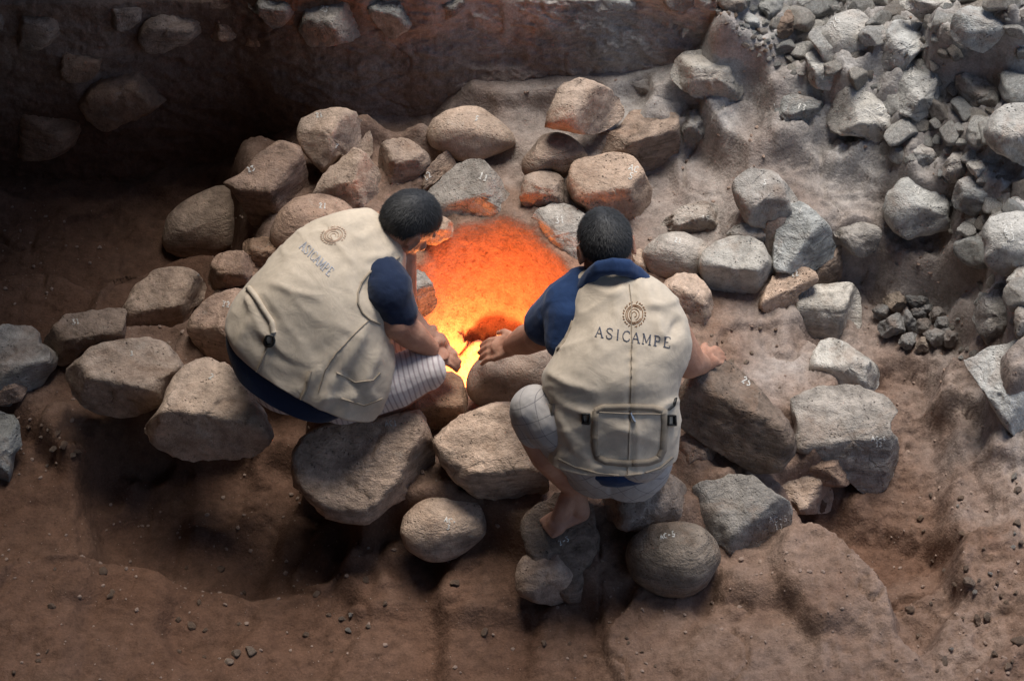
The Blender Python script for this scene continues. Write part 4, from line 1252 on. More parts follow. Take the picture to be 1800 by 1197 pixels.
def head(b, c, f, u, sc=1.0):
    c = np.asarray(c, float); f = nrm(f); u = nrm(np.asarray(u) - f * np.dot(u, f)); r = np.cross(f, u)
    ax = (r, f, u)
    P = lambda x, y, z: c + (r * x + f * y + u * z) * sc
    b.sphere(P(0, -.012, .02), np.array((.074, .093, .088)) * sc, ax, 28)
    b.sphere(P(0, .028, -.035), np.array((.060, .062, .072)) * sc, ax, 24)      # face
    b.sphere(P(0, .048, -.086), np.array((.036, .034, .024)) * sc, ax, 20)      # chin
    for s in (-1, 1):
        b.cap(P(.052 * s, .0, -.045), .020 * sc, P(.020 * s, .055, -.092), .016 * sc)   # jaw
        b.sphere(P(.040 * s, .062, -.028), np.array((.020, .018, .018)) * sc, ax, 14)   # cheek
        b.sphere(P(.030 * s, .068, .002), np.array((.013, .011, .010)) * sc, ax, 12)    # eye
        b.cap(P(.014 * s, .083, .020), .008 * sc, P(.044 * s, .070, .020), .007 * sc)   # brow
        b.sphere(P(.012 * s, .092, -.038), np.array((.008, .009, .007)) * sc, ax, 10)   # nostril
        # ear: rim and lobe
        e = []
        for k in range(9):
            a = math.radians(-60 + k * 33)
            e.append((P((.077 + .006 * math.cos(a * .5)) * s, -.012 + .015 * math.cos(a) - .010, -.012 + .029 * math.sin(a)), .0052 * sc))
        b.chain(e)
        b.sphere(P(.074 * s, -.018, -.012), np.array((.007, .014, .026)) * sc, ax, 12)
    b.cap(P(0, .082, .008), .008 * sc, P(0, .105, -.032), .0105 * sc)            # nose
    b.cap(P(-.018, .080, -.060), .0062 * sc, P(.018, .080, -.060), .0062 * sc)   # lips
    b.cap(P(-.015, .078, -.070), .0068 * sc, P(.015, .078, -.070), .0068 * sc)
    return P


def hair(name, c, f, u, parent, origin, sc=1.0, seed=3):
    c = np.asarray(c, float); f = nrm(f); u = nrm(np.asarray(u) - f * np.dot(u, f)); r = np.cross(f, u)
    bm = bmesh.new(); bmesh.ops.create_icosphere(bm, subdivisions=6, radius=1)
    d = np.array([v.co[:] for v in bm.verts]); fs = [tuple(v.index for v in q.verts) for q in bm.faces]; bm.free()
    # hairline: covers crown, back and sides above the ear
    line = -0.08 + 0.52 * np.clip(d[:, 1] + .25, 0, 1) ** .9 - 0.85 * np.clip(-d[:, 1] - .05, 0, 1)
    line += 0.05 * noise3(d * 5, seed) + 0.05 * noise3(d * 17, seed)
    m = sstep(-.05, .05, d[:, 2] - line)
    side = np.exp(-((d[:, 1] + .1) / .16) ** 2) * (np.abs(d[:, 0]) > .6) * (d[:, 2] < .12)
    m = m * (1 - 0.6 * side)
    rad = 0.93 + m * (0.125 + 0.015 * fbm(d * 4, 3, .5, seed=seed))
    q = d * rad[:, None] * np.array([.074, .093, .088]) * sc
    q = q + np.array([0, -.012, .02]) * sc
    wv = c + q[:, :1] * r + q[:, 1:2] * f + q[:, 2:3] * u
    # short strands
    rs = np.random.RandomState(seed)
    idx = np.where(m > .3)[0]
    pick = rs.choice(idx, 9000)
    nv = wv - c; nv /= np.linalg.norm(nv, axis=1, keepdims=True)
    down = nrm(-u * .6 - f * .2)
    tv, tf = [], []
    base = len(wv)
    jit = rs.normal(size=(9000, 3))
    L = rs.uniform(.009, .017, 9000) * sc
    crown = c + u * .09 * sc - f * .03 * sc
    for k, i in enumerate(pick):
        p = wv[i] - nv[i] * .001
        away = p - crown; away -= nv[i] * np.dot(away, nv[i]); away /= max(np.linalg.norm(away), 1e-5)
        dd = nv[i] * .12 + away * 1.0 + jit[k] * .16
        dd /= np.linalg.norm(dd)
        sd = np.cross(dd, nv[i]); sd /= max(np.linalg.norm(sd), 1e-5)
        tv += [p - sd * .0007, p + sd * .0007, p + dd * L[k]]
        j = base + 3 * k; tf.append((j, j + 1, j + 2))
    allv = np.concatenate([wv, np.array(tv)]) - origin
    o = mesh_obj(name, allv, fs + tf, M_HAIR, None)
    o.parent = parent; o.location = (0, 0, 0)
    return o


def crease(p, scale, seed, stretch, amp):
    q = np.stack([p @ nrm(stretch[0]) * stretch[2], p @ nrm(stretch[1]), p @ nrm(np.cross(stretch[0], stretch[1]))], 1) * scale
    q += 0.25 * np.stack([noise3(q * .7, seed + 3), noise3(q * .7 + 5, seed + 4), noise3(q * .7 + 9, seed + 5)], 1)
    n = 1 - np.abs(noise3(q, seed)) * 2
    return amp * np.sign(n) * np.abs(n) ** 1.6


def folds(p, seed, lines):
    """extra local folds: (x0,y0,x1,y1,width_px,height) in photo coordinates measured in the view plane"""
    rel = p - CAM
    dep = -(rel @ W)
    px = 900 + (rel @ U) / dep * FPX; py = 598.5 - (rel @ V) / dep * FPX
    out = np.zeros(len(p))
    front_ = np.ones(len(p))
    for x0, y0, x1, y1, wd, h in lines:
        dx, dy = x1 - x0, y1 - y0; L = math.hypot(dx, dy)
        t = ((px - x0) * dx + (py - y0) * dy) / L / L
        s = ((px - x0) * -dy + (py - y0) * dx) / L
        s = s + 3.0 * np.sin(t * 5 + seed)
        out += h * np.exp(-(s / wd) ** 2) * sstep(-.15, .2, t) * (1 - sstep(.8, 1.15, t))
    return out


# =============================================================== man on the left
OA = Pz(560, 640, 0.100)
manA = empty('person', OA)
tag(manA, 'man crouching left of the oven, face turned right, beige vest and striped shorts', 'person')
secA = [
    (408, 586, 664, 734, 0.250, 0.135, 26, 2.25),
    (399, 566, 690, 690, 0.300, 0.142, 20, 2.25),
    (410, 535, 692, 640, 0.360, 0.144, 10, 2.25),
    (436, 501, 682, 592, 0.420, 0.144, 4, 2.25),
    (464, 470, 682, 556, 0.458, 0.142, 0, 2.25),
    (498, 436, 692, 520, 0.485, 0.137, -4, 2.25),
    (522, 412, 704, 488, 0.507, 0.128, -10, 2.25),
    (552, 394, 712, 462, 0.525, 0.110, -18, 2.25),
    (590, 382, 708, 440, 0.537, 0.090, -26, 2.25),
    (628, 376, 696, 420, 0.541, 0.065, -30, 2.25),
]
FA = [(430, 520, 480, 600, 7, .010), (470, 500, 560, 520, 8, .006), (560, 720, 640, 560, 9, .012), (520, 700, 600, 600, 7, .008), (600, 730, 660, 620, 8, .010),
      (640, 700, 600, 650, 6, -.008), (660, 400, 600, 440, 7, .005), (640, 460, 690, 440, 7, .006), (450, 600, 520, 640, 9, -.005), (560, 700, 640, 690, 7, .008), (440, 560, 425, 620, 7, .007)]


def dispA(vs, ph):
    sh = vs.shape; p = vs.reshape(-1, 3)
    cen = vs.mean(1, keepdims=True); n = (vs - cen).reshape(-1, 3); n /= np.linalg.norm(n, axis=1, keepdims=True)
    d = 0.006 * fbm(p * 5, 3, seed=61) + crease(p, 6.5, 31, (nrm(U * .8 + V * .6), W, .4), .006) + crease(p, 15, 35, (nrm(U * .6 - V * .8), W, .35), .0044) + folds(p, 1, FA)
    d = d + .003 * fbm(p * 28, 3, seed=32)
    return (p + n * d[:, None]).reshape(sh)


va, fa = torso_loft(secA, OA, disp=dispA)
vestA = mesh_obj('vest', va, fa, M_VEST); vestA.parent = manA
bA = bvh_of([vestA])

body = Blob()
headA = Pz(719, 394, 0.577); fA = nrm((.60, .34, -.72)); uA = nrm((.50, .16, .85))
head(body, headA, fA, uA, .98)
neckA = Pz(668, 408, 0.521)
body.cap(neckA, .062, headA - np.array(fA) * .035 - np.array(uA) * .03, .056)
body.chain([(Pz(560, 660, 0.240), .09), (Pz(590, 530, 0.449), .09), (Pz(655, 440, 0.503), .075)])
shA = Pz(668, 498, 0.498); elA = Pz(697, 568, 0.420); wrA = on('s26', 755, 612, .075, .29)
body.chain([(shA, .058), (elA, .050)])
body.chain([(elA, .047), (elA * .55 + wrA * .45, .046), (wrA, .030)])
tipsA = [on('s26', 797, 655, .010, .16), ]
hand(body, wrA, on('s26', 786, 655, .055) + Pw(783, 615) - Pw(786, 640), Pz(776, 637, 0.215), Pz(801, 622, 0.200), Pz(803, 652, 0.155), Pz(779, 604, 0.230), up=(0.2, -.1, 1))
# far arm
sh2 = Pz(700, 452, 0.467); el2 = Pz(706, 548, 0.300); wr2 = Pz(750, 592, 0.250)
body.chain([(sh2, .055), (el2, .046), (wr2, .028)])
hand(body, wr2, Pz(772, 592, 0.245), Pz(770, 606, 0.235), Pz(783, 598, 0.210), Pz(784, 612, 0.200), Pz(765, 585, 0.220))
# legs: near thigh forward, shin folded under it
hipA = Pz(560, 690, 0.200); knA = Pz(742, 655, 0.235); anA = Pz(640, 745, 0.030)
body.chain([(hipA, .075), (knA, .045)])
body.chain([(knA - np.array([0, 0, .03]), .044), (anA, .034)])
foot(body, anA, Pz(620, 752, -.02), Pz(655, 768, -.05), Pz(668, 772, -.06), V * -1 + W * .2)
hip2 = Pz(620, 600, 0.220); kn2 = Pz(745, 600, 0.120)
body.chain([(hip2, .08), (kn2, .055), (Pz(690, 640, -.02), .036)])
bodyA = body.build('body', M_SKIN, OA, voxel=0.0042, smooth=5, parent=manA)
hair('hair', headA, fA, uA, manA, OA, .99, 3)

# navy shirt: sleeves, collar and the tail that shows under the vest
s = Blob()
s.chain([(Pz(668, 486, .515), .072), (Pz(682, 512, .505), .076), (Pz(700, 548, .445), .060)])
s.cap(Pz(655, 425, 0.516), .062, Pz(672, 410, 0.525), .066)
for (a, z, r) in (((430, 590), .22, .07), ((450, 630), .20, .07), ((482, 664), .19, .075), ((520, 682), .19, .075), ((552, 692), .19, .07)):
    s.sphere(Pz(a[0] + 16, a[1] - 6, z), r, n=18)
s.sphere(Pz(530, 640, 0.270), (.16, .13, .12), n=24)
s.build('shirt', M_NAVY_SHADED, OA, voxel=.005, smooth=8, parent=manA, disp=lambda p: .0035 * fbm(p * 22, 3, seed=8) + crease(p, 14, 44, (U, V, .5), .003))

sv, sf = torso_loft([(414, 634, 590, 732, .205, .112, 32, 2.2), (400, 600, 630, 716, .245, .118, 28, 2.2), (402, 572, 668, 690, .29, .118, 20, 2.2), (424, 540, 676, 636, .36, .11, 10, 2.2)], OA, rings=40, n=90,
                    disp=lambda vs, ph: vs + .004 * fbm(vs.reshape(-1, 3) * 18, 3, seed=90).reshape(vs.shape[0], vs.shape[1], 1) * nrm((-.5, -.6, .5)))
tail = mesh_obj('shirt_tail', sv, sf, M_NAVY_SHADED); tail.parent = manA

# striped shorts
s = Blob()
s.sphere(Pz(515, 668, 0.145), (.135, .11, .10), n=26)
s.sphere(Pz(570, 682, 0.145), (.12, .11, .10), n=26)
s.chain([(Pz(600, 690, 0.180), .098), (Pz(690, 672, 0.215), .082), (Pz(728, 654, 0.230), .073), (Pz(748, 651, 0.230), .064)])
s.chain([(hip2, .09), (kn2 * .8 + hip2 * .2, .068)])
shortsA = s.build('shorts', M_STRIPE, OA, voxel=.005, smooth=8, parent=manA, disp=lambda p: .003 * fbm(p * 16, 3, seed=18))
ax = nrm(Pz(742, 652, 0.230) - Pz(600, 690, 0.180))
co = np.empty(len(shortsA.data.vertices) * 3); shortsA.data.vertices.foreach_get('co', co); co = co.reshape(-1, 3)
at = shortsA.data.attributes.new('stripe', 'FLOAT', 'POINT')
val = co @ ax + .006 * noise3(co * 12, 4)
at.data.foreach_set('value', val.astype(np.float32))

# vest trim
ribbon_on('armhole_piping', bA, [[(702, 452), (690, 460), (668, 466), (649, 480), (636, 497), (629, 515), (629, 533), (637, 550), (650, 562), (668, 570)]], 3.2, .004, M_PIPE, manA, OA)
ribbon_on('side_seam', bA, [[(648, 563), (620, 590), (590, 622), (572, 650), (560, 690)]], 2.0, .002, M_PIPE, manA, OA)
ribbon_on('waist_strap', bA, [[(437, 506), (450, 522), (464, 545), (478, 566), (481, 585)]], 9.0, .006, M_VEST, manA, OA)
ribbon_on('waist_strap', bA, [[(473, 605), (462, 630), (452, 655)]], 3.0, .005, M_PIPE, manA, OA)
ribbon_on('hanging_strap', bA, [[(547, 652), (540, 680), (528, 705), (520, 718)]], 5.0, .008, M_PIPE, manA, OA)
ribbon_on('buckle', bA, [[(469, 590), (480, 590), (483, 598), (480, 606), (469, 606), (467, 598), (469, 590)]], 3.2, .010, M_BLACKP, manA, OA)
ribbon_on('pocket_flap', bA, [[(592, 655), (625, 672), (655, 668), (668, 655)], [(600, 700), (640, 712), (672, 700)]], 2.2, .004, M_PIPE, manA, OA)
wl = word_lines('ASICAMPE', (536, 423), (588, 474), (-10, 13), gap=.12)
ribbon_on('lettering', bA, [[(a, b, max(c * .8, 1.2)) for a, b, c in l] for l in wl], 2, .0016, M_INK2, manA, OA)


def emblem(cx, cy, ax1, ax2):
    L = []
    c = np.array([cx, cy], float); a1 = np.array(ax1, float); a2 = np.array(ax2, float)
    E = lambda r, t: tuple(c + a1 * r * math.cos(t) + a2 * r * math.sin(t))
    ring = lambda r, t0, t1, w, n=30: [(*E(r, t0 + (t1 - t0) * k / n), w) for k in range(n + 1)]
    L.append(ring(.72, 0, 2 * math.pi, 1.5))
    L.append(ring(.60, .4, 5.6, 1.2))
    L.append(ring(.42, 2.2, 7.4, 1.1)); L.append(ring(.2, 3.3, 7.6, 1.1, 12))
    L.append([(*E(.2, 3.3), 1.1), (*E(.45, 2.2), 1.1)])
    for k in range(26):
        t = 2 * math.pi * k / 26
        if k in (6, 7, 19): continue
        L.append([(*E(.86, t - .05), 1.5), (*E(1.0, t + .03), 1.5)])
        if k % 2: L.append([(*E(.93, t), 1.2), (*E(.93, t + .15), 1.2)])
    return L


ribbon_on('emblem', bA, emblem(586, 414, (20, -10), (11, 13)), 2, .0016, M_BRINK2, manA, OA)

# =============================================================== man on the right
OB = Pz(1085, 760, 0.100)
manB = empty('person', OB)
tag(manB, 'man squatting barefoot with his back to the camera, in beige vest and pale plaid shorts', 'person')
secB = [
    (968, 800, 1190, 795, 0.300, 0.135, 26, 2.25),
    (964, 770, 1194, 765, 0.340, 0.140, 22, 2.25),
    (962, 735, 1194, 730, 0.400, 0.142, 14, 2.25),
    (960, 700, 1190, 695, 0.450, 0.140, 8, 2.25),
    (954, 662, 1194, 668, 0.500, 0.139, 4, 2.25),
    (974, 622, 1208, 640, 0.537, 0.137, 0, 2.25),
    (992, 590, 1216, 606, 0.568, 0.133, -4, 2.25),
    (1002, 552, 1206, 572, 0.599, 0.124, -8, 2.25),
    (1004, 520, 1192, 540, 0.624, 0.113, -14, 2.25),
    (1008, 497, 1172, 515, 0.643, 0.097, -20, 2.25),
    (1028, 485, 1142, 497, 0.655, 0.074, -26, 2.25),
]
FB = [(960, 655, 1050, 690, 8, .008), (962, 690, 1040, 730, 8, .006), (975, 720, 1030, 790, 7, .006), (1130, 540, 1190, 525, 8, .008), (1150, 560, 1180, 610, 8, .009),
      (1165, 610, 1195, 560, 7, -.008), (1045, 560, 1060, 620, 9, .004), (1111, 480, 1112, 845, 3, -.007), (1120, 480, 1119, 845, 4, .004), (1030, 500, 1100, 520, 10, .006),
      (990, 760, 1040, 812, 8, .007), (1190, 700, 1150, 725, 6, .006), (985, 800, 1100, 832, 9, .005), (1090, 500, 1080, 560, 8, .005), (1135, 500, 1145, 540, 7, .006)]


def dispB(vs, ph):
    sh = vs.shape; p = vs.reshape(-1, 3)
    cen = vs.mean(1, keepdims=True); n = (vs - cen).reshape(-1, 3); n /= np.linalg.norm(n, axis=1, keepdims=True)
    d = 0.006 * fbm(p * 5, 3, seed=71) + crease(p, 6, 37, (nrm(U * .9 - V * .45), W, .35), .006) + crease(p, 15, 39, (nrm(U * .8 + V * .5), W, .35), .0044) + folds(p, 2, FB)
    d = d + .003 * fbm(p * 26, 3, seed=33)
    return (p + n * d[:, None]).reshape(sh)


vb, fb = torso_loft(secB, OB, disp=dispB)
vestB = mesh_obj('vest', vb, fb, M_VEST); vestB.parent = manB
bB = bvh_of([vestB])

body = Blob()
headB = Pz(1064, 432, 0.739); fB = nrm((-.12, .80, -.60)); uB = nrm((-.16, .55, .82))
head(body, headB, fB, uB, .98)
body.cap(Pz(1078, 490, 0.661), .066, headB - np.array(uB) * .05, .060)
body.chain([(Pz(1085, 770, 0.280), .09), (Pz(1090, 640, 0.490), .09), (Pz(1090, 540, 0.587), .08)])
shL = Pz(1012, 528, 0.612); elL = Pz(948, 588, 0.450); wrL = on('s27', 903, 640, .10, .28) * 0 + Pz(902, 606, 0.300)
body.chain([(shL, .062), (elL, .049)])
body.chain([(elL, .048), (elL * .5 + wrL * .5, .046), (wrL, .031)])
hand(body, wrL, Pz(874, 597, 0.275), Pz(868, 630, 0.245), Pz(846, 608, 0.205), Pz(847, 640, 0.195), Pz(876, 586, 0.230), up=(-.1, -.2, 1))
shR = Pz(1168, 565, 0.581); elR = Pz(1210, 636, 0.420); wrR = Pz(1232, 640, 0.310)
body.chain([(shR, .060), (elR, .050)])
body.chain([(elR, .049), (wrR, .032)])
hand(body, wrR, Pz(1249, 617, 0.295), Pz(1250, 643, 0.265), Pz(1264, 615, 0.245), Pz(1274, 640, 0.235), Pz(1240, 606, 0.250), up=(.1, -.1, 1))
knL = Pz(926, 722, 0.410); hiL = Pz(1045, 790, 0.300)
heelL = on('s31', 1022, 906, .022, .0); ballL = on('s31', 978, 922, .020, .0); toeL = on('s31', 960, 930, .012, .0)
anL = Pz(1004, 878, 0.000) ; anL = heelL + np.array([-.022, .03, .085])
body.chain([(hiL, .07), (knL, .048)])
body.chain([(knL - [0, 0, .04], .047), (knL * .5 + anL * .5 + np.array([-.008, -.02, 0]), .052), (anL, .033)])
foot(body, anL, heelL, ballL, toeL, nrm(np.cross(toeL - heelL, (0, 0, 1))) * -1)
knR = Pz(1145, 712, 0.420); hiR = Pz(1120, 790, 0.300); anR = Pz(1085, 862, 0.020)
body.chain([(hiR, .085), (knR, .062)])
anR = Pz(1098, 838, 0.060)
body.chain([(knR - [0, 0, .04], .05), (anR, .033)])
foot(body, anR, Pz(1092, 866, 0.020), Pz(1085, 840, 0.000), Pz(1082, 826, 0.000), nrm((1, .1, 0)))
bodyB = body.build('body', M_SKIN, OB, voxel=0.0042, smooth=5, parent=manB)
hair('hair', headB, fB, uB, manB, OB, .99, 5)

s = Blob()
s.chain([(Pz(1030, 520, 0.618), .085), (Pz(1000, 535, 0.605), .078), (Pz(962, 568, 0.519), .066)])
s.chain([(Pz(1000, 555, 0.599), .07), (Pz(990, 598, 0.550), .055)])
s.chain([(Pz(1140, 540, 0.587), .07), (Pz(1160, 572, 0.550), .064), (Pz(1180, 603, 0.500), .054)])
# collar
wc = wof(Pz(1078, 490, 0.661)) + .035
cl = [(1026, 494, .03), (1036, 480, .05), (1052, 468, .082), (1078, 462, .098), (1104, 466, .082), (1122, 478, .05), (1134, 491, .03)]
s.chain([(Pw(a_, b_, wc + c_), .014) for a_, b_, c_ in cl])
s.chain([(Pw(a_, b_ + 9, wc + c_ - .004), .017) for a_, b_, c_ in cl])
s.sphere(Pz(1085, 792, 0.270), (.145, .12, .085), n=24)
s.build('shirt', M_NAVY, OB, voxel=.005, smooth=6, parent=manB, disp=lambda p: .003 * fbm(p * 22, 3, seed=9) + crease(p, 14, 45, (U, V, .5), .003))

s = Blob()
s.sphere(Pz(1056, 806, 0.210), (.115, .12, .115), n=26)
s.sphere(Pz(1105, 806, 0.210), (.130, .13, .118), n=26)
s.chain([(Pz(1018, 775, 0.300), .082), (Pz(966, 738, 0.400), .082), (Pz(940, 718, 0.425), .070)])
s.chain([(Pz(932, 728, 0.400), .060), (Pz(940, 750, 0.360), .060)])
s.chain([(Pz(992, 765, 0.340), .078), (Pz(1046, 808, 0.250), .092)])
s.chain([(hiR, .10), (Pz(1140, 730, 0.380), .085)])
s.build('shorts', M_PLAID, OB, voxel=.005, smooth=8, parent=manB, disp=lambda p: .004 * fbm(p * 14, 3, seed=19) + crease(p, 9, 47, (V, U, .5), .004))

ribbon_on('armhole_piping', bB, [[(1010, 500), (1009, 520), (1008, 545), (1003, 575), (993, 598), (980, 614)]], 3.4, .004, M_PIPE, manB, OB)
ribbon_on('centre_seam', bB, [[(1106, 500), (1110, 540), (1111, 600), (1110, 660), (1109, 700), (1106, 760), (1104, 815), (1103, 838)]], 1.6, .0025, M_PIPE, manB, OB)
ribbon_on('hem_piping', bB, [[(982, 806), (1010, 820), (1050, 831), (1095, 836), (1130, 832), (1160, 822), (1182, 803)]], 3.0, .004, M_PIPE, manB, OB)
ribbon_on('pocket', bB, [[(1047, 722), (1060, 716), (1105, 715), (1150, 717), (1166, 723), (1168, 745), (1165, 790), (1158, 805), (1140, 812), (1105, 814), (1066, 811), (1050, 803), (1046, 785), (1047, 722)]], 11, .0055, M_POCKET, manB, OB)
ribbon_on('pocket_zip', bB, [[(1054, 724), (1105, 727), (1160, 727)]], 2.2, .0065, M_PIPE, manB, OB)
ribbon_on('zip_pull', bB, [[(1110, 725), (1113, 733), (1116, 741)]], 3.6, .010, M_ZIP, manB, OB)
for bx, by in ((1031, 735), (1178, 738)):
    ribbon_on('buckle', bB, [[(bx - 6, by - 8), (bx + 6, by - 8), (bx + 6, by + 8), (bx - 6, by + 8), (bx - 6, by - 9)]], 2.6, .009, M_BLACKP, manB, OB)
ribbon_on('waist_strap', bB, [[(972, 708), (968, 735), (960, 760)]], 9, .008, M_PIPE, manB, OB)
ribbon_on('waist_strap', bB, [[(1187, 700), (1183, 712), (1174, 720)]], 2.4, .006, M_BLACKP, manB, OB)
wl = word_lines('ASICAMPE', (1048, 574), (1180, 594), (-1.5, 17.5), gap=.30)
k = 0
ribbon_on('lettering', bB, wl, 2, .0016, M_INK, manB, OB)
ribbon_on('emblem', bB, emblem(1115, 553, (20.5, 2), (-3, 23)), 2, .0016, M_BRINK, manB, OB)
# ------------------------------------------------------------------ unseen roof, wall and low panels added to shade the pit
def slab_box(name, x0, x1, y0, y1, z0, z1, mat):
    v = [(x0, y0, z0), (x1, y0, z0), (x1, y1, z0), (x0, y1, z0), (x0, y0, z1), (x1, y0, z1), (x1, y1, z1), (x0, y1, z1)]
    f = [(3, 2, 1, 0), (4, 5, 6, 7), (0, 1, 5, 4), (1, 2, 6, 5), (2, 3, 7, 6), (3, 0, 4, 7)]
    o = mesh_obj(name, v, f, mat, smooth=False)
    tag(o, kind='structure')
    return o


M_BLOCKER = simple('light_blocker_sheet', (0.10, 0.085, 0.07))
slab_box('light_blocker_top', -7, 1.7, -9, 0.7, 6.7, 6.8, M_BLOCKER)  # added overhead, leaves sky light only from the rear and right
slab_box('light_blocker_side', -7, -6.9, -9, 3.5, -0.4, 6.69, M_BLOCKER)
slab_box('light_blocker_side', -6.89, 1.7, -9, -8.9, -0.4, 6.69, M_BLOCKER)
slab_box('light_blocker_side', -6.0, -0.50, 1.75, 1.85, 0.3, 4.1, M_BLOCKER)  # added panel that keeps the sun off the left rear
M_BLOCKER_LOW = simple('light_blocker_cloth', (0.16, 0.12, 0.085))
slab_box('light_blocker_low', -6.5, 1.7, -1.30, -0.30, 3.0, 3.03, M_BLOCKER_LOW)  # unseen low panel added to shade the foreground
slab_box('light_blocker_low', -6.5, -1.0, 0.48, 1.745, 3.0, 3.03, M_BLOCKER_LOW)  # unseen low panel added to darken the left hollow
# ------------------------------------------------------------------ loose rubble and gravel
def rock_mesh(name, seed, sub=3):
    bm = bmesh.new(); bmesh.ops.create_icosphere(bm, subdivisions=sub, radius=1)
    d = np.array([v.co[:] for v in bm.verts]); fs = [tuple(v.index for v in q.verts) for q in bm.faces]; bm.free()
    rs = np.random.RandomState(seed)
    r = np.ones(len(d))
    for _ in range(13):
        n = nrm(rs.normal(size=3)); h = rs.uniform(.50, .86)
        dn = d @ n
        r = np.where(dn > 0.05, np.minimum(r, h / np.maximum(dn, .05)), r)
    r = r * (1 + .07 * fbm(d * 2.5 + seed, 3, seed=seed) + .035 * fbm(d * 9 + seed, 3, .6, seed=seed + 4, ridged=True))
    v = d * r[:, None] * np.array([1, rs.uniform(.7, .95), rs.uniform(.55, .8)])
    me = bpy.data.meshes.new(name); me.from_pydata(v.tolist(), [], fs); me.update()
    me.polygons.foreach_set('use_smooth', [sub > 2] * len(me.polygons))
    me.materials.append(M_ROUGH)
    return me


RM = [rock_mesh('rubble_stone', 100 + i, 4) for i in range(12)]
rs = np.random.RandomState(11)


def in_poly(x, y, P):
    c = False; j = len(P) - 1
    for i in range(len(P)):
        if (P[i][1] > y) != (P[j][1] > y) and x < (P[j][0] - P[i][0]) * (y - P[i][1]) / (P[j][1] - P[i][1]) + P[i][0]: c = not c
        j = i
    return c


def ground_hit(px, py):
    d = ray(px, py); t = DIST - 1.4
    while t < DIST + 1.5:
        p = CAM + d * t
        if p[2] < zt(p[0], p[1]): return p
        t += .006
    return CAM + d * DIST


def short(lab):
    ws = lab.split(); out = []
    for w_ in ws:
        if out and w_ in ('at', 'of', 'in', 'on', 'right', 'left', 'beside', 'behind', 'with', 'under', 'above', 'below', 'cut', 'standing', 'directly', 'just', 'hanging', 'half', 'touching', 'wedged', 'between', 'flush', 'highest', 'tucked', 'partly', 'that', 'high', 'where', 'beneath', 'resting', 'leaning', 'running', 'split', 'into', 'over', 'farthest', 'in', 'near', 'from', 'to'): break
        out.append(w_)
    return ' '.join(out).rstrip(',')


BIG = []
for o_ in STONES:
    l_ = Vector(o_.location); BIG.append((l_.x, l_.y, short(o_['label'])))


USED = set()


def where(q, r, cname, noun):
    near = sorted(BIG, key=lambda t: (t[0] - q[0]) ** 2 + (t[1] - q[1]) ** 2)[:5]
    first = None
    for a, b, s_ in near:
        dx, dy = q[0] - a, q[1] - b
        ang = math.degrees(math.atan2(dy, dx)) % 360
        d_ = ['right of', 'behind and right of', 'behind', 'behind and left of', 'left of', 'below and left of', 'below', 'below and right of'][int((ang + 22.5) // 45) % 8]
        dist = math.hypot(dx, dy)
        size = 'tiny' if r < .011 else 'small' if r < .02 else 'fist-sized' if r < .04 else 'large'
        far = '' if dist < .22 else 'well '
        lab = ' '.join(('%s %s %s %s%s the %s' % (size, cname, noun, far, d_, s_)).split()[:16])
        first = first or lab
        if lab not in USED:
            USED.add(lab); return lab
    return first


CN = {'c': 'pale grey', 'g': 'grey', 'b': 'bluish grey', 'w': 'whitish', 'm': 'brown', 'p': 'reddish', 't': 'tan', 'e': 'earthy'}


def rubble(poly, n, r0, r1, cols, label, group, name='rubble_stone', spacing=.65, keep=.62):
    P = [tuple(map(float, a.split(','))) for a in poly.split()]
    xs = [a[0] for a in P]; ys = [a[1] for a in P]
    placed, tries = 0, 0
    while placed < n and tries < n * 80:
        tries += 1
        x, y = rs.uniform(min(xs), max(xs)), rs.uniform(min(ys), max(ys))
        if not in_poly(x, y, P): continue
        r = r0 + (r1 - r0) * rs.uniform() ** 1.8
        q = ground_hit(x, y)
        if any((q[0] - a) ** 2 + (q[1] - b) ** 2 < (R_ * keep + r * spacing) ** 2 for a, b, R_ in BOUNDS): continue
        o = bpy.data.objects.new(name, RM[rs.randint(len(RM))])
        COL.objects.link(o)
        o.location = (q[0], q[1], zt(q[0], q[1]) + r * .25)
        o.rotation_euler = (rs.uniform(-.4, .4), rs.uniform(-.4, .4), rs.uniform(0, 6.28))
        o.scale = (r, r, r)
        ck = cols[rs.randint(len(cols))]; c = COLR[ck]; k = rs.uniform(.95, 1.4)
        o.color = (c[0] * k, c[1] * k, c[2] * k, 1)
        tag(o, where(q, r, CN[ck], 'pebble' if r < .014 else 'stone chip'), 'stone', group)
        BOUNDS.append((q[0], q[1], r)); placed += 1


rubble('1330,-10 1800,-10 1810,600 1720,560 1690,400 1620,280 1560,230 1600,130 1480,120 1400,100 1350,60', 34, .055, .11, 'ccgbc', '', 'large packed stones in the right bank', name='boulder', keep=.62, spacing=.6)
rubble('1270,-10 1800,-10 1810,590 1730,560 1690,400 1620,300 1570,270 1480,230 1500,150 1400,130 1350,60', 150, .024, .09, 'ccgbcw', '', 'small rubble stones in the right bank', name='cobble', keep=.34, spacing=.36)
rubble('1640,70 1700,130 1800,100 1820,560 1700,480 1660,380 1700,330 1640,260 1690,180 1640,150', 190, .012, .06, 'ccgbw', 'small grey rubble stone bedded in the loose bank at the right edge', 'small rubble stones in the right bank')
rubble('1240,-10 1560,-10 1580,40 1520,80 1420,140 1330,110 1280,60', 70, .010, .035, 'cgbm', 'small greyish rubble stone at the top edge of the bank', 'small rubble stones along the top of the bank')
rubble('1640,560 1700,560 1720,640 1680,640', 6, .010, .02, 'cg', 'small chip beside the basin of dark stones', 'small chips beside the basin')
rubble('1620,860 1800,820 1800,1190 1560,1190 1600,1050', 42, .008, .022, 'mgee', 'small stone chip lying on the rough soil at lower right', 'stone chips on the soil at lower right')
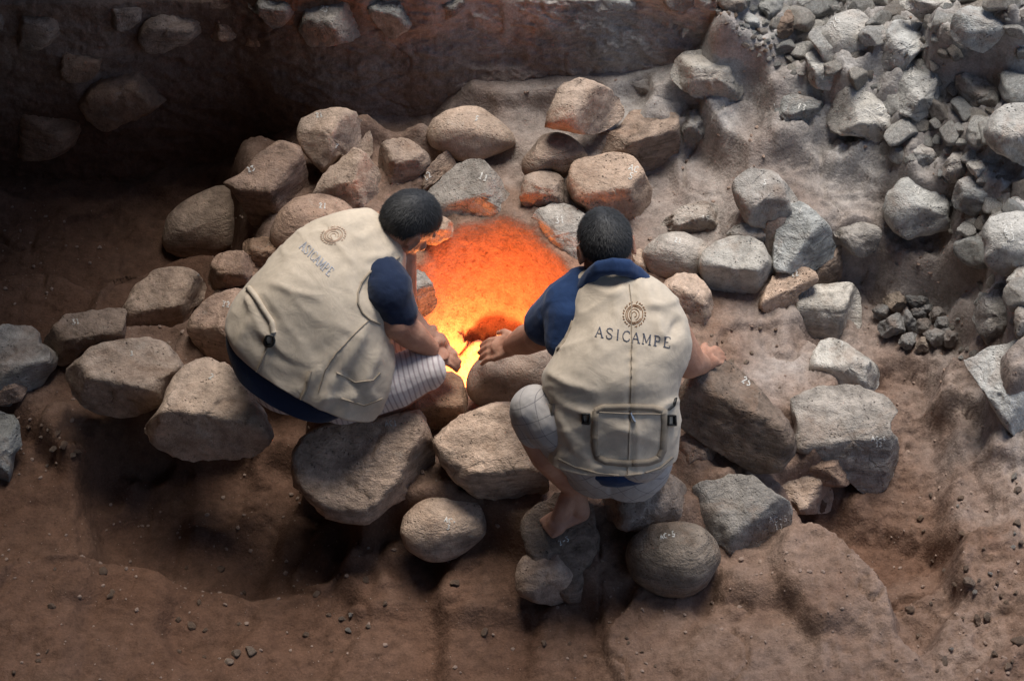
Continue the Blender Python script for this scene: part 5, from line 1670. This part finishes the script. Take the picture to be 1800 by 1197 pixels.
rubble('20,1000 640,960 820,1010 1100,1090 1200,1190 20,1190', 34, .007, .017, 'ee', 'small earthy pebble lying on the soil in the foreground', 'pebbles on the foreground soil')
rubble('385,1128 450,1128 450,1165 385,1165', 3, .018, .026, 'pt', 'pinkish pebble of the little cluster at the bottom left', 'cluster of pinkish pebbles at the bottom left')
rubble('560,1080 660,1080 660,1110 580,1115', 4, .008, .014, 'gm', 'dark pebble of the little cluster left of the bottom centre', 'cluster of dark pebbles near the bottom centre')
rubble('1190,600 1390,560 1400,700 1300,660', 14, .006, .013, 'pt', 'tiny pebble on the raised floor right of the man on the right', 'tiny pebbles on the raised floor')
rubble('30,740 140,700 160,780 90,860 30,800', 10, .008, .018, 'pt', 'small pebble on the slope at the left edge', 'pebbles on the left slope')

rubble('1690,560 1800,560 1800,640 1740,640', 10, .02, .05, 'ccg', '', 'small rubble stones in the right bank', name='cobble', keep=.95, spacing=.5)

# soil packed up against the foot of every stone
for bx_, by_, br_ in BOUNDS:
    i0, i1 = int((bx_ - br_ * 1.7 - GX0) / GS), int((bx_ + br_ * 1.7 - GX0) / GS) + 2
    j0, j1 = int((by_ - br_ * 1.7 - GY0) / GS), int((by_ + br_ * 1.7 - GY0) / GS) + 2
    i0, j0 = max(i0, 0), max(j0, 0)
    if i0 >= i1 or j0 >= j1: continue
    xx_, yy_ = XX[j0:j1, i0:i1], YY[j0:j1, i0:i1]
    if xx_.size == 0: continue
    rr_ = np.hypot(xx_ - bx_, yy_ - by_) / br_
    add = min(.045, .24 * br_) * np.exp(-((rr_ - .80) / .26) ** 2) * (.6 + .6 * noise3(np.stack([xx_.ravel() * 14, yy_.ravel() * 14, 0 * xx_.ravel()], 1), 55).reshape(xx_.shape))
    add *= 1 - np.clip(hole_depth(xx_.ravel(), yy_.ravel()).reshape(xx_.shape) / .03, 0, 1)
    if br_ > .02: ZZ[j0:j1, i0:i1] = np.maximum(ZZ[j0:j1, i0:i1], ZZ[j0:j1, i0:i1] + np.clip(add, 0, None) * .8)
co_ = np.stack([XX.ravel(), YY.ravel(), ZZ.ravel()], 1).astype(np.float32)
ground.data.vertices.foreach_set('co', co_.ravel()); ground.data.update()

# gravel: thousands of crumbs nobody could count
bm = bmesh.new(); bmesh.ops.create_icosphere(bm, subdivisions=1, radius=1)
iv = np.array([v.co[:] for v in bm.verts]); iff = np.array([[v.index for v in q.verts] for q in bm.faces]); bm.free()
N = 6500
gxp = rs.uniform(GX0 + .1, GX1 - .1, N * 3); gyp = rs.uniform(GY0 + .1, GY1 - .3, N * 3)
dens = fbm(np.stack([gxp * 1.6, gyp * 1.6, 0 * gxp], 1), 3, seed=77) * .9 + .28 * sstep(.5, 1.3, gxp) + .12 * sstep(-.5, -1.3, gyp)
hd = hole_depth(gxp, gyp)
ok = (dens > rs.uniform(-.35, .75, N * 3)) & (hd < .01)
gxp, gyp = gxp[ok][:N], gyp[ok][:N]
V_, F_ = [], []
rr = .002 + .008 * rs.uniform(0, 1, len(gxp)) ** 4
for i in range(len(gxp)):
    v = iv * rs.uniform(.6, 1.15, (len(iv), 1)) * [1, rs.uniform(.6, 1), rs.uniform(.5, .8)] * rr[i]
    a = rs.uniform(0, 6.28); c, s_ = math.cos(a), math.sin(a)
    v = np.stack([v[:, 0] * c - v[:, 1] * s_, v[:, 0] * s_ + v[:, 1] * c, v[:, 2]], 1) + [gxp[i], gyp[i], zt(gxp[i], gyp[i]) + rr[i] * .2]
    V_.append(v); F_.append(iff + 12 * i if False else iff + len(iv) * i)
M_GRAVEL = simple('gravel_grit', (0.27, 0.195, 0.155))
gr = mesh_obj('gravel', np.concatenate(V_), np.concatenate(F_).tolist(), M_GRAVEL, smooth=False)
tag(gr, 'loose soil crumbs and grit strewn over the pit floor', kind='stuff')

# ------------------------------------------------------------------ chalk numbers on the stones
CH = {'A': [[(0, 1), (.5, 0), (1, 1)], [(.22, .62), (.8, .62)]], 'C': [[(.95, .15), (.6, 0), (.15, .25), (.1, .7), (.5, 1), (.95, .85)]], '-': [[(.15, .5), (.85, .5)]],
      '1': [[(.25, .2), (.5, 0), (.5, 1)], [(.2, 1), (.8, 1)]], '2': [[(.1, .2), (.45, 0), (.85, .25), (.1, 1), (.9, 1)]], '3': [[(.1, .1), (.8, .05), (.45, .42), (.85, .7), (.5, 1), (.1, .9)]],
      '5': [[(.9, 0), (.3, 0), (.2, .45), (.75, .5), (.8, .85), (.4, 1), (.1, .9)]], '6': [[(.8, 0), (.3, .3), (.15, .75), (.5, 1), (.85, .75), (.5, .5), (.2, .65)]],
      '7': [[(.1, 0), (.9, 0), (.4, 1)]], '8': [[(.5, .5), (.2, .25), (.5, 0), (.8, .25), (.5, .5), (.15, .78), (.5, 1), (.85, .78), (.5, .5)]], '9': [[(.85, .3), (.5, .5), (.2, .25), (.5, 0), (.85, .2), (.75, 1)]],
      '4': [[(.6, 1), (.6, 0), (.1, .65), (.9, .65)]], '0': [[(.5, 0), (.15, .5), (.5, 1), (.85, .5), (.5, 0)]]}


def chalk(key, text, x, y, h, rot, wd=2.0):
    o = ST[key]; b = bvh_of([o])
    a = math.radians(rot); c, s_ = math.cos(a), math.sin(a)
    lines = []
    cw = h * .62; rows = text.split('|')
    for ri, row in enumerate(rows):
        for i, chx in enumerate(row):
            for ln in CH[chx]:
                L = []
                for lx, ly in ln:
                    u_ = (i - len(row) / 2) * cw * 1.3 + lx * cw; v_ = (ri - len(rows) / 2) * h * 1.25 + ly * h
                    L.append((x + u_ * c - v_ * s_, y + u_ * s_ + v_ * c))
                lines.append([(a_ + rs.normal() * .35, b_ + rs.normal() * .35) for a_, b_ in L])
    r = ribbon_on('chalk_mark', b, lines, wd, .0012, M_CHALK, None, np.array(o.location))
    if r is not None:
        r.parent = o


for a in [('s29', 'AC-|3', 790, 922, 9, 18), ('s31', '2-3', 992, 951, 9, -28), ('s32', 'AC-5', 1174, 942, 9, -14), ('s34', 'AC-5|11', 1369, 920, 10, -5), ('s36', 'AC-6|13', 1545, 777, 8, 0),
          ('s13', '23', 442, 298, 9, -22), ('s12', '21', 562, 203, 8, -10), ('s12', '7', 592, 258, 8, 10), ('s15', '21', 568, 363, 9, 5), ('s5', 'AC|5', 1112, 305, 11, 20), ('s8', '11', 850, 313, 11, 25), ('s9', '12', 752, 310, 10, -30),
          ('s7', '31', 985, 388, 11, -5), ('s1', '5', 838, 210, 8, 20), ('s18', '2', 350, 482, 7, 20), ('s19', '31', 134, 566, 9, -12), ('s23', '32', 398, 536, 9, 8), ('s22', '2', 372, 663, 9, 30), ('s25', 'AC1', 688, 745, 9, -5),
          ('s48', '25', 1313, 672, 12, 30), ('s37', '7', 1480, 606, 8, 0), ('s39', '12', 1398, 482, 9, -10), ('s42', '21', 1192, 424, 8, 10), ('s53', '31', 1612, 336, 11, 15), ('s43', '15', 1240, 385, 9, 10), ('s46', '6', 1408, 372, 9, 10),
          ('b0', '26', 1470, 40, 12, -50), ('b3', '23', 1566, 110, 12, -35), ('b4', '23|25', 1602, 129, 8, 5), ('b5', '22', 1548, 193, 11, 30), ('b6', '43', 1409, 190, 11, 20), ('b24', '23|51', 1775, 410, 13, -12), ('w0', '23', 570, 17, 10, 20), ('b2', '1', 1447, 138, 7, 20),
          ('d0', '21', 205, 122, 9, 0), ('w5', '5', 1087, 4, 7, 0), ('s44', '5', 1345, 322, 8, 10), ('s21', '3', 232, 622, 8, 5)]:
    chalk(*a)
# ------------------------------------------------------------------ lamp light inside the oven, and an added fill light
def point(name, loc, energy, r, col):
    l = bpy.data.lights.new(name, 'POINT'); l.energy = energy; l.shadow_soft_size = r; l.color = col
    o = bpy.data.objects.new(name, l); o.location = tuple(loc); COL.objects.link(o); return o


LAMP = Pz(815, 655, -0.368)
point("oven_light", LAMP, 11.5, 0.02, (1.0, 0.35, 0.10))
point("oven_light", Pz(884, 648, -0.15), 4.5, 0.02, (1.0, 0.36, 0.12))  # added fill, throws orange onto the stones behind the rim
